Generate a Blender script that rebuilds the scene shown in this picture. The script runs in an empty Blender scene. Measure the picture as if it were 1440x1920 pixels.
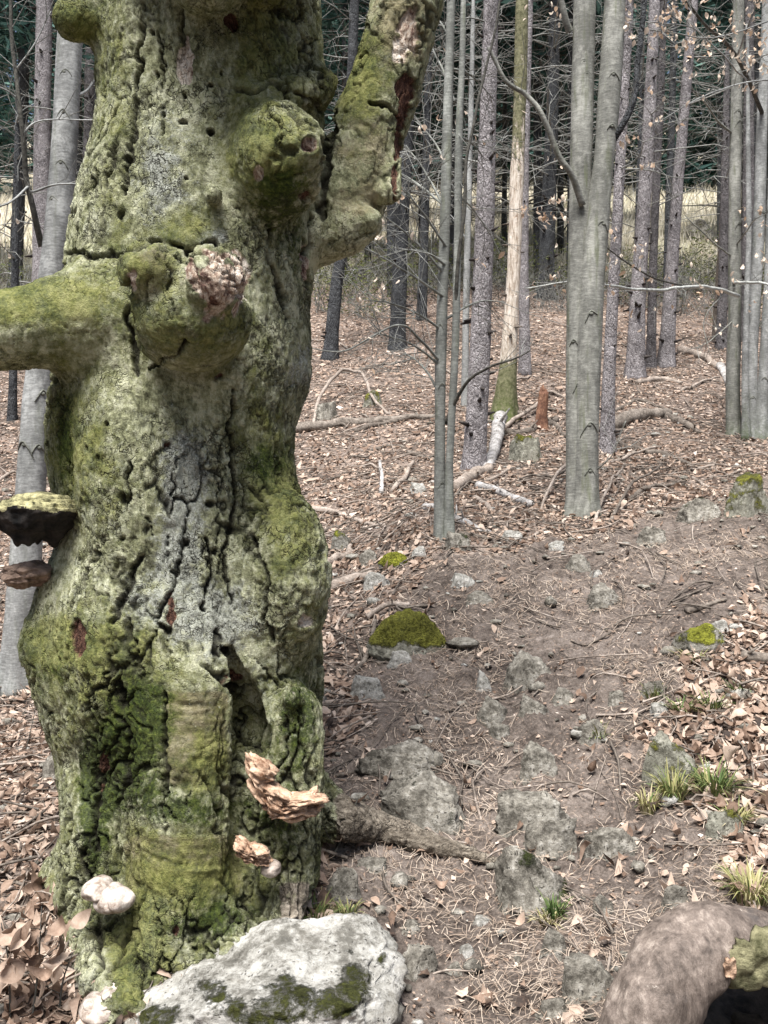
import bpy, bmesh, math, random
import numpy as np
from mathutils import Vector, Matrix, Euler

random.seed(7)
RNG = np.random.default_rng(11)
PI = math.pi
SC = bpy.context.scene
COL = SC.collection

# ------------------------------------------------------------------ camera, sky, sun, exposure
F = 1800.0                      # focal length in pixels of the 1440x1920 photograph
EYE = 1.6
cam = bpy.data.cameras.new('camera')
cam_ob = bpy.data.objects.new('camera', cam)
COL.objects.link(cam_ob)
cam_ob.location = (0, 0, EYE)
cam_ob.rotation_euler = (math.radians(90), 0, 0)
cam.sensor_fit = 'VERTICAL'
cam.sensor_height = 24.0
cam.lens = 24.0 * F / 1920.0
cam.clip_start = 0.05
cam.clip_end = 1000
SC.camera = cam_ob

SUN_EL, SUN_AZ = math.radians(65), math.radians(196)     # azimuth clockwise from +Y: behind the camera, to the left
world = bpy.data.worlds.new('World')
SC.world = world
world.use_nodes = True
wn = world.node_tree
wn.nodes.clear()
w_out = wn.nodes.new('ShaderNodeOutputWorld')
w_bg = wn.nodes.new('ShaderNodeBackground')
w_sky = wn.nodes.new('ShaderNodeTexSky')
w_sky.sky_type = 'NISHITA'
w_sky.sun_disc = False
w_sky.sun_elevation = SUN_EL
w_sky.sun_rotation = SUN_AZ
w_sky.air_density = 1.0
w_sky.dust_density = 4.0
w_sky.ozone_density = 1.0
w_bg.inputs[1].default_value = 0.062
w_hsv = wn.nodes.new('ShaderNodeHueSaturation')          # overcast: the sky is pale
w_hsv.inputs['Saturation'].default_value = 0.95
wn.links.new(w_sky.outputs[0], w_hsv.inputs['Color'])
wn.links.new(w_hsv.outputs[0], w_bg.inputs[0])
wn.links.new(w_bg.outputs[0], w_out.inputs[0])
sun = bpy.data.lights.new('sun', 'SUN')
sun.energy = 4.3
sun.angle = math.radians(28)
sun.color = (1.0, 0.98, 0.95)
sun_ob = bpy.data.objects.new('sun', sun)
COL.objects.link(sun_ob)
sd = Vector((math.sin(SUN_AZ) * math.cos(SUN_EL), math.cos(SUN_AZ) * math.cos(SUN_EL), math.sin(SUN_EL)))
sun_ob.rotation_euler = sd.to_track_quat('Z', 'Y').to_euler()
sun_ob.location = sd * 30
SC.view_settings.view_transform = 'Standard'
SC.view_settings.look = 'None'
SC.view_settings.gamma = 1.0
SC.view_settings.use_curve_mapping = False
SC.view_settings.exposure = 1.08
SC.render.engine = 'CYCLES'
SC.cycles.max_bounces = 5
SC.cycles.diffuse_bounces = 3
SC.cycles.glossy_bounces = 2
SC.cycles.transparent_max_bounces = 4
SC.cycles.use_denoising = True


# ------------------------------------------------------------------ numpy noise
def _hash(ix, iy, iz, seed):
    h = (ix.astype(np.uint32) * np.uint32(374761393) + iy.astype(np.uint32) * np.uint32(668265263)
         + iz.astype(np.uint32) * np.uint32(2147483647) + np.uint32(seed * 1274126177 & 0xffffffff))
    h = (h ^ (h >> np.uint32(13))) * np.uint32(1274126177)
    h = (h ^ (h >> np.uint32(16))) * np.uint32(2246822519)
    return h ^ (h >> np.uint32(15))


def vnoise(P, seed=0):
    """value noise in -1..1"""
    P = np.asarray(P, np.float32)
    I = np.floor(P).astype(np.int64)
    f = P - I
    f = f * f * f * (f * (f * 6 - 15) + 10)
    r = 0
    for dx in (0, 1):
        wx = f[:, 0] if dx else 1 - f[:, 0]
        for dy in (0, 1):
            wy = f[:, 1] if dy else 1 - f[:, 1]
            for dz in (0, 1):
                wz = f[:, 2] if dz else 1 - f[:, 2]
                h = _hash(I[:, 0] + dx, I[:, 1] + dy, I[:, 2] + dz, seed)
                r = r + wx * wy * wz * (h.astype(np.float32) * np.float32(2.0 / 4294967295.0) - 1)
    return r


def fbm(P, octaves=4, seed=0, gain=0.5):
    P = np.asarray(P, np.float32)
    a, s, r, n = 1.0, 1.0, 0, 0
    for o in range(octaves):
        r = r + a * vnoise(P * s + 17.3 * o, seed + o)
        n += a
        a *= gain
        s *= 2.03
    return r / n * 1.6


def worley(P, seed=0, ids=False):
    """F1, F2 distances"""
    P = np.asarray(P, np.float32)
    I = np.floor(P).astype(np.int64)
    f1 = np.full(len(P), 9.0, np.float32)
    f2 = f1.copy()
    cid = np.zeros(len(P), np.uint32)
    for dx in (-1, 0, 1):
        for dy in (-1, 0, 1):
            for dz in (-1, 0, 1):
                cx, cy, cz = I[:, 0] + dx, I[:, 1] + dy, I[:, 2] + dz
                h = _hash(cx, cy, cz, seed)
                ox = (h & np.uint32(1023)).astype(np.float32) / 1023
                oy = ((h >> np.uint32(10)) & np.uint32(1023)).astype(np.float32) / 1023
                oz = ((h >> np.uint32(20)) & np.uint32(1023)).astype(np.float32) / 1023
                d = np.sqrt((cx + ox - P[:, 0]) ** 2 + (cy + oy - P[:, 1]) ** 2 + (cz + oz - P[:, 2]) ** 2)
                f2 = np.minimum(f2, np.maximum(f1, d))
                if ids:
                    cid = np.where(d < f1, h, cid)
                f1 = np.minimum(f1, d)
    if ids:
        return f1, f2, cid.astype(np.float32) / 4294967295.0
    return f1, f2


def smooth(x, a, b):
    t = np.clip((x - a) / (b - a), 0, 1)
    return t * t * (3 - 2 * t)


# ------------------------------------------------------------------ mesh plumbing
def make_mesh(name, V, faces, mats, attrs=None, smooth_shade=True, mat_index=None):
    """faces: array (n,3)/(n,4) or list of such arrays"""
    V = np.asarray(V, np.float32)
    if not isinstance(faces, (list, tuple)):
        faces = [faces]
    faces = [np.asarray(f, np.int32) for f in faces if len(f)]
    me = bpy.data.meshes.new(name)
    me.vertices.add(len(V))
    me.vertices.foreach_set('co', V.ravel())
    nl = sum(f.size for f in faces)
    nf = sum(len(f) for f in faces)
    me.loops.add(nl)
    me.polygons.add(nf)
    me.loops.foreach_set('vertex_index', np.concatenate([f.ravel() for f in faces]))
    tot = np.concatenate([np.full(len(f), f.shape[1], np.int32) for f in faces])
    start = np.concatenate([[0], np.cumsum(tot)[:-1]]).astype(np.int32)
    me.polygons.foreach_set('loop_start', start)
    me.polygons.foreach_set('loop_total', tot)
    me.polygons.foreach_set('use_smooth', np.full(nf, smooth_shade, bool))
    if mat_index is not None:
        me.polygons.foreach_set('material_index', np.asarray(mat_index, np.int32))
    for m in (mats if isinstance(mats, (list, tuple)) else [mats]):
        me.materials.append(m)
    for k, a in (attrs or {}).items():
        at = me.attributes.new(k, 'FLOAT', 'POINT')
        at.data.foreach_set('value', np.asarray(a, np.float32))
    me.update()
    me.validate()
    return me


def link(name, data, parent=None, loc=(0, 0, 0), **props):
    o = bpy.data.objects.new(name, data)
    COL.objects.link(o)
    o.location = loc
    if parent is not None:
        o.parent = parent
    for k, v in props.items():
        if v is not None:
            o[k] = v
    return o


def thing(name, label, cat, loc=(0, 0, 0), group=None):
    return link(name, None, None, loc, label=label, category=cat, group=group)


def sub(V, o):
    return np.asarray(V, np.float32) - np.asarray(o, np.float32)


class MB:
    """collects pieces of geometry that end as one mesh"""
    def __init__(self):
        self.V, self.Q, self.T, self.A, self.n = [], [], [], {}, 0

    def add(self, V, Q=None, T=None, **attrs):
        V = np.asarray(V, np.float32)
        self.V.append(V)
        if Q is not None and len(Q):
            self.Q.append(np.asarray(Q) + self.n)
        if T is not None and len(T):
            self.T.append(np.asarray(T) + self.n)
        for k, a in attrs.items():
            self.A.setdefault(k, []).append(np.broadcast_to(np.asarray(a, np.float32), (len(V),)))
        self.n += len(V)

    def mesh(self, name, mat, origin=(0, 0, 0), smooth_shade=True):
        V = np.concatenate(self.V) - np.asarray(origin, np.float32)
        fs = []
        if self.Q:
            fs.append(np.concatenate(self.Q))
        if self.T:
            fs.append(np.concatenate(self.T))
        return make_mesh(name, V, fs, mat, {k: np.concatenate(a) for k, a in self.A.items()}, smooth_shade)


def spline(pts, n):
    """Catmull-Rom through pts (k,d) at n samples"""
    P = np.asarray(pts, float)
    if len(P) == 2:
        t = np.linspace(0, 1, n)[:, None]
        return P[0] * (1 - t) + P[1] * t
    k = len(P)
    Pe = np.vstack([2 * P[0] - P[1], P, 2 * P[-1] - P[-2]])
    t = np.linspace(0, k - 1 - 1e-9, n)
    i = t.astype(int)
    f = (t - i)[:, None]
    a, b, c, d = Pe[i], Pe[i + 1], Pe[i + 2], Pe[i + 3]
    return 0.5 * (2 * b + (c - a) * f + (2 * a - 5 * b + 4 * c - d) * f ** 2 + (3 * b - a - 3 * c + d) * f ** 3)


def tube(P, R, sides=6, cap=True):
    """tube through points P with radii R -> V, quads, tris"""
    P = np.asarray(P, float)
    R = np.asarray(R, float)
    n = len(P)
    Tn = np.gradient(P, axis=0)
    Tn /= np.linalg.norm(Tn, axis=1)[:, None] + 1e-9
    up = np.array([0, 0, 1.0]) if abs(Tn[:, 2]).mean() < 0.8 else np.array([0, 1.0, 0])
    B = np.cross(Tn, up)
    B /= np.linalg.norm(B, axis=1)[:, None] + 1e-9
    N = np.cross(B, Tn)
    th = np.arange(sides) * 2 * PI / sides
    ring = np.cos(th)[None, :, None] * B[:, None, :] + np.sin(th)[None, :, None] * N[:, None, :]
    V = (P[:, None, :] + ring * R[:, None, None] if R.ndim == 1 else P[:, None, :] + ring * R[:, :, None]).reshape(-1, 3)
    i = np.arange(n - 1)[:, None] * sides
    j = np.arange(sides)[None, :]
    j2 = (j + 1) % sides
    Q = np.stack([i + j, i + j2, i + sides + j2, i + sides + j], -1).reshape(-1, 4)
    T = []
    if cap:
        V = np.vstack([V, P[0], P[-1]])
        c0, c1 = n * sides, n * sides + 1
        b = (n - 1) * sides
        for s in range(sides):
            s2 = (s + 1) % sides
            T.append((c0, s2, s))
            T.append((c1, b + s, b + s2))
    return V, Q, np.array(T, int).reshape(-1, 3)


_ico = {}


def ico(level):
    if level not in _ico:
        bm = bmesh.new()
        bmesh.ops.create_icosphere(bm, subdivisions=level, radius=1)
        bm.verts.ensure_lookup_table()
        V = np.array([v.co[:] for v in bm.verts])
        T = np.array([[v.index for v in f.verts] for f in bm.faces])
        bm.free()
        _ico[level] = (V, T)
    return _ico[level]


# ------------------------------------------------------------------ materials
class NT:
    def __init__(self, name):
        self.m = bpy.data.materials.new(name)
        self.m.use_nodes = True
        self.t = self.m.node_tree
        self.t.nodes.clear()
        self.out = self.t.nodes.new('ShaderNodeOutputMaterial')
        self.b = self.t.nodes.new('ShaderNodeBsdfPrincipled')
        self.t.links.new(self.b.outputs[0], self.out.inputs[0])
        self.tc = self.t.nodes.new('ShaderNodeTexCoord')

    def put(self, sock, v):
        if isinstance(v, bpy.types.NodeSocket):
            self.t.links.new(v, sock)
        elif isinstance(v, (tuple, list)) and len(v) == 3 and len(sock.default_value) == 4:
            sock.default_value = (*v, 1)
        else:
            sock.default_value = v

    def obj(self, sx=1, sy=1, sz=1, warp=0, warp_scale=4):
        v = self.tc.outputs['Object']
        if warp:
            nz = self.t.nodes.new('ShaderNodeTexNoise')
            nz.inputs['Scale'].default_value = warp_scale
            nz.inputs['Detail'].default_value = 3
            self.t.links.new(v, nz.inputs['Vector'])
            mm = self.t.nodes.new('ShaderNodeVectorMath')
            mm.operation = 'MULTIPLY_ADD'
            self.t.links.new(nz.outputs['Color'], mm.inputs[0])
            mm.inputs[1].default_value = (warp, warp, warp)
            self.t.links.new(v, mm.inputs[2])
            v = mm.outputs[0]
        mp = self.t.nodes.new('ShaderNodeMapping')
        mp.inputs['Scale'].default_value = (sx, sy, sz)
        self.t.links.new(v, mp.inputs[0])
        return mp.outputs[0]

    def noise(self, scale, detail=6, rough=0.6, vec=None, dist=0):
        n = self.t.nodes.new('ShaderNodeTexNoise')
        self.put(n.inputs['Vector'], vec or self.tc.outputs['Object'])
        n.inputs['Scale'].default_value = scale
        n.inputs['Detail'].default_value = detail
        n.inputs['Roughness'].default_value = rough
        n.inputs['Distortion'].default_value = dist
        return n.outputs[0]

    def vor(self, scale, vec=None, feature='DISTANCE_TO_EDGE'):
        n = self.t.nodes.new('ShaderNodeTexVoronoi')
        n.feature = feature
        self.put(n.inputs['Vector'], vec or self.tc.outputs['Object'])
        n.inputs['Scale'].default_value = scale
        return n.outputs[0]

    def vor_col(self, scale, vec):
        n = self.t.nodes.new('ShaderNodeTexVoronoi')
        n.feature = 'F1'
        self.put(n.inputs['Vector'], vec)
        n.inputs['Scale'].default_value = scale
        x = self.t.nodes.new('ShaderNodeSeparateXYZ')
        self.t.links.new(n.outputs['Color'], x.inputs[0])
        return x.outputs[0]

    def step(self, s, a, b, lo=0.0, hi=1.0):
        n = self.t.nodes.new('ShaderNodeMapRange')
        n.interpolation_type = 'SMOOTHSTEP'
        self.put(n.inputs[0], s)
        n.inputs[1].default_value, n.inputs[2].default_value = a, b
        n.inputs[3].default_value, n.inputs[4].default_value = lo, hi
        return n.outputs[0]

    def math(self, op, a, b=0.0, c=None):
        n = self.t.nodes.new('ShaderNodeMath')
        n.operation = op
        self.put(n.inputs[0], a)
        self.put(n.inputs[1], b)
        if c is not None:
            self.put(n.inputs[2], c)
        return n.outputs[0]

    def mix(self, f, a, b):
        n = self.t.nodes.new('ShaderNodeMix')
        n.data_type = 'RGBA'
        self.put(n.inputs[0], f)
        self.put(n.inputs[6], a)
        self.put(n.inputs[7], b)
        return n.outputs[2]

    def ramp(self, f, stops):
        n = self.t.nodes.new('ShaderNodeValToRGB')
        e = n.color_ramp.elements
        while len(e) < len(stops):
            e.new(0.5)
        for el, (p, c) in zip(e, stops):
            el.position = p
            el.color = (*c, 1)
        self.put(n.inputs[0], f)
        return n.outputs[0]

    def attr(self, name):
        n = self.t.nodes.new('ShaderNodeAttribute')
        n.attribute_name = name
        return n.outputs['Fac']

    def rand(self):
        return self.t.nodes.new('ShaderNodeObjectInfo').outputs['Random']

    def up(self):
        g = self.t.nodes.new('ShaderNodeNewGeometry')
        s = self.t.nodes.new('ShaderNodeSeparateXYZ')
        self.t.links.new(g.outputs['Normal'], s.inputs[0])
        return s.outputs[2]

    def bump(self, h, strength=0.5, dist=0.01, prev=None):
        n = self.t.nodes.new('ShaderNodeBump')
        n.inputs['Strength'].default_value = strength
        n.inputs['Distance'].default_value = dist
        self.put(n.inputs['Height'], h)
        if prev is not None:
            self.t.links.new(prev, n.inputs['Normal'])
        return n.outputs[0]

    def done(self, color, rough=0.9, normal=None, spec=0.2, trans=None):
        self.put(self.b.inputs['Base Color'], color)
        self.put(self.b.inputs['Roughness'], rough)
        self.b.inputs['Specular IOR Level'].default_value = spec
        if normal is not None:
            self.t.links.new(normal, self.b.inputs['Normal'])
        if trans:
            tr = self.t.nodes.new('ShaderNodeBsdfTranslucent')
            self.put(tr.inputs[0], color)
            mx = self.t.nodes.new('ShaderNodeMixShader')
            mx.inputs[0].default_value = trans
            self.t.links.new(self.b.outputs[0], mx.inputs[1])
            self.t.links.new(tr.outputs[0], mx.inputs[2])
            self.t.links.new(mx.outputs[0], self.out.inputs[0])
        return self.m


def m_old_bark():
    n = NT('old_beech_bark')
    n1 = n.noise(4, 8, 0.68)
    n2 = n.noise(32, 8, 0.75)
    n3 = n.noise(170, 4, 0.75)
    fib = n.noise(70, 5, 0.7, n.obj(1.6, 1.6, 0.45, 0.03, 12))
    v = n.math('ADD', n.math('MULTIPLY', n1, 0.40), n.math('ADD', n.math('MULTIPLY', n2, 0.38), n.math('ADD', n.math('MULTIPLY', fib, 0.25), n.math('MULTIPLY', n.math('SUBTRACT', n.attr('plate'), 0.5), 0.10))))
    base = n.ramp(v, [(0.38, (0.05, 0.052, 0.03)), (0.44, (0.17, 0.176, 0.098)), (0.51, (0.34, 0.35, 0.205)), (0.59, (0.60, 0.605, 0.42))])
    lf = n.step(n.math('ADD', n.math('MULTIPLY', n.attr('lichen'), 0.42), n.noise(22, 8, 0.8)), 0.66, 0.84)
    c = n.mix(n.math('MULTIPLY', lf, 0.85), base, n.mix(n.step(n3, 0.4, 0.62), (0.26, 0.275, 0.235), (0.58, 0.6, 0.55)))
    fl1 = n.vor_col(30, n.obj(1, 1, 0.36, 0.14, 18))
    fl2 = n.vor_col(80, n.obj(1, 1, 0.4, 0.07, 36))
    flm = n.math('MULTIPLY', n.attr('rough'), n.step(n.noise(5, 6, 0.7), 0.40, 0.60, 0.25, 1.0))
    tone = n.math('ADD', n.math('MULTIPLY', fl1, 0.6), n.math('MULTIPLY', fl2, 0.4))
    c = n.mix(n.math('MULTIPLY', n.step(tone, 0.5, 0.9), n.math('MULTIPLY', flm, 0.45)), c, (0.6, 0.62, 0.5))
    c = n.mix(n.math('MULTIPLY', n.step(tone, 0.5, 0.1), n.math('MULTIPLY', flm, 0.5)), c, (0.08, 0.076, 0.055))
    pan = n.ramp(n.noise(9, 6, 0.7, n.obj(1, 1, 3.0)), [(0.38, (0.08, 0.066, 0.036)), (0.5, (0.22, 0.185, 0.10)), (0.62, (0.42, 0.365, 0.24))])
    c = n.mix(n.math('MULTIPLY', n.step(n.math('ADD', n.attr('panel'), n.math('MULTIPLY', n.math('SUBTRACT', n.noise(8, 8, 0.78), 0.5), 2.0)), 0.3, 0.65), 0.8), c, pan)
    specks = n.step(n.noise(85, 3, 0.6), 0.66, 0.71)
    c = n.mix(n.math('MULTIPLY', specks, 0.55), c, (0.56, 0.60, 0.52))
    mt = n.noise(75, 6, 0.75)
    mm = n.math('ADD', n.math('MULTIPLY', n.noise(9, 6, 0.7), 0.55), n.math('MULTIPLY', mt, 0.45))
    mcol = n.ramp(mm, [(0.37, (0.026, 0.038, 0.011)), (0.45, (0.098, 0.118, 0.03)), (0.53, (0.225, 0.235, 0.068)), (0.65, (0.43, 0.42, 0.175))])
    mf = n.step(n.math('ADD', n.math('MULTIPLY', n.attr('moss'), 0.8), n.math('MULTIPLY', n.math('SUBTRACT', n.noise(13, 9, 0.78), 0.5), 1.5)), 0.20, 0.62)
    c = n.mix(n.math('MULTIPLY', mf, 0.85), c, mcol)
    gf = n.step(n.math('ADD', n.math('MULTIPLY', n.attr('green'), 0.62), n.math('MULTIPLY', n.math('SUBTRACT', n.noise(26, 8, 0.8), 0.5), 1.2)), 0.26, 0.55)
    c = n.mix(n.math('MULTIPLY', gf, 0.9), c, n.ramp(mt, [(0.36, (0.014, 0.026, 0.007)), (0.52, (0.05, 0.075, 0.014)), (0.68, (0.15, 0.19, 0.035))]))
    # inner bark laid open in the fissures
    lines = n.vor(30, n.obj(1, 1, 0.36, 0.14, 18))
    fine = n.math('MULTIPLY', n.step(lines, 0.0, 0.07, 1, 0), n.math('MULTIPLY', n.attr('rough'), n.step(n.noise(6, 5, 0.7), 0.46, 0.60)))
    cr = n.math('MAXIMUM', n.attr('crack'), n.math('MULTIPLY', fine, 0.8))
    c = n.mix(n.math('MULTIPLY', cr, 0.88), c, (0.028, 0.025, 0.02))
    wood = n.ramp(n.math('ADD', n.math('MULTIPLY', n.noise(26, 8, 0.8, n.obj(2, 2, 1, 0.12, 8)), 0.6), n.math('MULTIPLY', n.noise(6, 3), 0.4)),
                  [(0.38, (0.07, 0.038, 0.032)), (0.44, (0.26, 0.165, 0.13)), (0.49, (0.55, 0.43, 0.33)), (0.55, (0.84, 0.76, 0.66))])
    red = n.ramp(n.noise(30, 7, 0.75, n.obj(3, 3, 1, 0.1, 8)), [(0.36, (0.03, 0.017, 0.014)), (0.52, (0.12, 0.062, 0.045)), (0.66, (0.36, 0.2, 0.13))])
    rootw = n.ramp(n.math('ADD', n.math('MULTIPLY', n.noise(40, 6, 0.75, n.obj(0.5, 1.6, 1.6)), 0.6), n.math('MULTIPLY', n1, 0.4)), [(0.37, (0.055, 0.046, 0.036)), (0.48, (0.21, 0.178, 0.14)), (0.60, (0.48, 0.42, 0.34))])
    c = n.mix(n.step(n.math('ADD', n.attr('bare'), n.math('MULTIPLY', n.math('SUBTRACT', n.noise(14, 6, 0.7), 0.5), 0.8)), 0.35, 0.6), c, rootw)
    c = n.mix(n.step(n.attr('scar'), 0.35, 0.5), c, wood)
    c = n.mix(n.step(n.attr('red'), 0.35, 0.5), c, red)
    h = n.math('ADD', n.math('MULTIPLY', n2, 1.0), n.math('ADD', n.math('MULTIPLY', n3, 0.55), n.math('MULTIPLY', n.math('MULTIPLY', mf, mt), 0.9)))
    h = n.math('SUBTRACT', n.math('ADD', n.math('MULTIPLY', h, 0.75), n.math('ADD', n.math('MULTIPLY', fib, 0.5), n.math('MULTIPLY', n.math('MULTIPLY', tone, n.attr('rough')), 0.6))), n.math('MULTIPLY', fine, 1.3))
    nm = n.bump(h, 1.0, 0.016)
    return n.done(c, 0.92, nm, 0.15)


def m_beech(name, tint=(1, 1, 1), green=0.4):
    n = NT(name)
    v = n.noise(3.4, 9, 0.72, n.obj(1.8, 1.8, 0.8, 0.1))
    fine = n.noise(40, 5, 0.7, n.obj(0.5, 0.5, 2.2))
    c = n.ramp(n.math('ADD', n.math('MULTIPLY', v, 0.6), n.math('MULTIPLY', fine, 0.4)),
               [(0.37, tuple(0.10 * t for t in tint)), (0.49, tuple(0.21 * t for t in tint)), (0.61, tuple(0.38 * t for t in tint))])
    streak = n.step(n.noise(6, 5, 0.6, n.obj(3, 3, 0.35)), 0.52, 0.72)
    c = n.mix(n.math('MULTIPLY', streak, green), c, (0.12, 0.135, 0.075))
    blot = n.step(n.noise(2.6, 8, 0.75, n.obj(1.6, 1.6, 0.9, 0.15, 3)), 0.46, 0.60)
    c = n.mix(n.math('MULTIPLY', blot, 0.55), c, tuple(0.095 * t for t in tint))
    pale = n.step(n.noise(4.5, 8, 0.75), 0.56, 0.66)
    c = n.mix(n.math('MULTIPLY', pale, 0.5), c, tuple(0.45 * t for t in tint))
    spots = n.step(n.noise(28, 4, 0.7), 0.63, 0.72)
    c = n.mix(n.math('MULTIPLY', spots, 0.4), c, (0.42, 0.43, 0.4))
    c = n.mix(n.math('MULTIPLY', n.attr('moss'), n.step(n.noise(20, 5), 0.3, 0.6)), c, (0.06, 0.085, 0.025))
    nm = n.bump(n.math('ADD', fine, n.math('MULTIPLY', n.noise(90, 4, 0.7), 0.5)), 0.4, 0.008)
    return n.done(c, 0.8, nm, 0.2)


def m_pine(name, lo, mid, hi, scale=1.0):
    n = NT(name)
    vec = n.obj(1, 1, 0.30, 0.10, 11)
    e = n.vor(26 * scale, vec)
    cell = n.vor(26 * scale, vec, 'F1')
    e2 = n.vor(60 * scale, n.obj(1, 1, 0.5, 0.08, 20))
    nz = n.noise(34, 8, 0.75)
    big = n.noise(3, 4)
    v = n.math('ADD', n.math('MULTIPLY', nz, 0.55), n.math('ADD', n.math('MULTIPLY', big, 0.3), n.math('MULTIPLY', cell, 0.18)))
    c = n.ramp(v, [(0.38, lo), (0.5, mid), (0.64, hi)])
    cr = n.math('MULTIPLY', n.step(e, 0.0, 0.09, 1, 0), n.step(n.noise(12, 4, 0.7), 0.38, 0.62, 0.05, 0.8))
    c = n.mix(cr, c, tuple(0.6 * x for x in lo))
    h = n.math('ADD', n.step(e, 0, 0.2), n.math('ADD', n.math('MULTIPLY', n.step(e2, 0, 0.2), 0.5), n.math('MULTIPLY', nz, 0.9)))
    nm = n.bump(h, 0.9, 0.02)
    return n.done(c, 0.92, nm, 0.15)


def m_ground(name, kind):
    n = NT(name)
    big = n.noise(1.3, 5, 0.6)
    mid = n.noise(14, 8, 0.72)
    fine = n.noise(80, 6, 0.75)
    v = n.math('ADD', n.math('MULTIPLY', big, 0.3), n.math('ADD', n.math('MULTIPLY', mid, 0.4), n.math('MULTIPLY', fine, 0.35)))
    if kind == 'path':
        c = n.ramp(v, [(0.42, (0.036, 0.029, 0.025)), (0.50, (0.105, 0.086, 0.074)), (0.58, (0.20, 0.167, 0.145)), (0.68, (0.37, 0.32, 0.285))])
        bits = n.step(n.noise(55, 3, 0.6, n.obj(1, 1, 1, 0.1, 6)), 0.6, 0.68)
        c = n.mix(n.math('MULTIPLY', bits, 0.7), c, (0.36, 0.27, 0.21))
    elif kind == 'litter':
        c = n.ramp(v, [(0.42, (0.035, 0.028, 0.024)), (0.50, (0.13, 0.102, 0.085)), (0.58, (0.26, 0.21, 0.18)), (0.70, (0.46, 0.39, 0.34))])
        cell = n.vor(26, n.obj(1, 1, 1, 0.12, 7), 'F1')
        c = n.mix(n.math('MULTIPLY', n.step(cell, 0.15, 0.42, 1, 0), 0.7), c, n.ramp(n.noise(17, 3), [(0.35, (0.13, 0.085, 0.064)), (0.5, (0.3, 0.22, 0.175)), (0.66, (0.5, 0.41, 0.345))]))
    else:
        c = n.ramp(n.math('ADD', n.math('MULTIPLY', n.noise(0.5, 5, 0.6), 0.5), n.math('MULTIPLY', n.noise(5, 8, 0.75), 0.5)),
                   [(0.36, (0.24, 0.21, 0.13)), (0.46, (0.46, 0.41, 0.3)), (0.56, (0.62, 0.57, 0.45)), (0.7, (0.76, 0.71, 0.6))])
        c = n.mix(n.math('MULTIPLY', n.step(n.noise(0.25, 4, 0.6), 0.5, 0.62), 0.3), c, (0.3, 0.31, 0.14))
    nm = n.bump(n.math('ADD', mid, n.math('MULTIPLY', fine, 0.7)), 0.7, 0.03 if kind != 'meadow' else 0.2)
    return n.done(c, 0.95, nm, 0.1)


def m_leaf(name, stops, trans=0.2):
    n = NT(name)
    t = n.math('ADD', n.math('MULTIPLY', n.attr('tone'), 0.7), n.math('ADD', n.math('MULTIPLY', n.noise(45, 6, 0.75), 0.5), -0.1))
    return n.done(n.ramp(t, stops), 0.75, None, 0.25, trans)


def m_rock(name, lo, mid, hi, mosscol=(0.06, 0.075, 0.02)):
    n = NT(name)
    nb = n.noise(6, 8, 0.7)
    nf = n.noise(38, 9, 0.8)
    v = n.math('ADD', n.math('MULTIPLY', nb, 0.58), n.math('MULTIPLY', nf, 0.42))
    c = n.ramp(v, [(0.36, tuple(0.55 * x for x in lo)), (0.44, lo), (0.52, mid), (0.62, hi)])
    pits = n.step(n.vor(46, n.obj(1, 1, 1, 0.12, 12), 'F1'), 0.10, 0.26, 1, 0)
    pits = n.math('MULTIPLY', pits, n.step(n.noise(11, 4), 0.42, 0.58))
    c = n.mix(n.math('MULTIPLY', pits, 0.65), c, tuple(0.4 * x for x in lo))
    dirt = n.step(n.noise(4, 7, 0.75), 0.5, 0.66)
    c = n.mix(n.math('MULTIPLY', dirt, 0.45), c, (0.17, 0.15, 0.115))
    mt = n.noise(75, 5, 0.75)
    mf = n.step(n.math('ADD', n.attr('moss'), n.math('MULTIPLY', n.math('SUBTRACT', n.noise(14, 9, 0.78), 0.5), 1.4)), 0.40, 0.60)
    mm = n.math('ADD', n.math('MULTIPLY', mt, 0.55), n.math('MULTIPLY', n.noise(10, 5, 0.7), 0.45))
    c = n.mix(mf, c, n.ramp(mm, [(0.38, tuple(0.3 * x for x in mosscol)), (0.5, mosscol), (0.64, tuple(2.2 * x for x in mosscol))]))
    h = n.math('ADD', v, n.math('MULTIPLY', n.math('MULTIPLY', mf, mt), 1.2))
    nm = n.bump(n.math('SUBTRACT', h, n.math('MULTIPLY', pits, 0.3)), 1.0, 0.035)
    return n.done(c, 0.9, nm, 0.2)


def m_wood(name, lo, mid, hi, axis_scale=(1, 1, 1), moss=0.0):
    n = NT(name)
    v = n.math('ADD', n.math('MULTIPLY', n.noise(9, 7, 0.7), 0.5), n.math('MULTIPLY', n.noise(50, 6, 0.7, n.obj(*axis_scale, 0.05)), 0.5))
    c = n.ramp(v, [(0.38, lo), (0.5, mid), (0.64, hi)])
    if moss:
        c = n.mix(n.math('MULTIPLY', n.step(n.noise(7, 6, 0.7), 0.5, 0.6), moss), c, (0.09, 0.1, 0.035))
    return n.done(c, 0.88, n.bump(v, 0.7, 0.015), 0.2)


def m_plain(name, lo, hi, scale=20, rough=0.9, bump=0.6, bd=0.01, trans=None):
    n = NT(name)
    v = n.noise(scale, 7, 0.7)
    return n.done(n.ramp(v, [(0.36, lo), (0.64, hi)]), rough, n.bump(n.noise(scale * 2.2, 6, 0.7), bump, bd), 0.2, trans)


def m_fol(name, stops, trans=0.15):
    n = NT(name)
    return n.done(n.ramp(n.attr('tone'), stops), 0.8, None, 0.2, trans)


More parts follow.
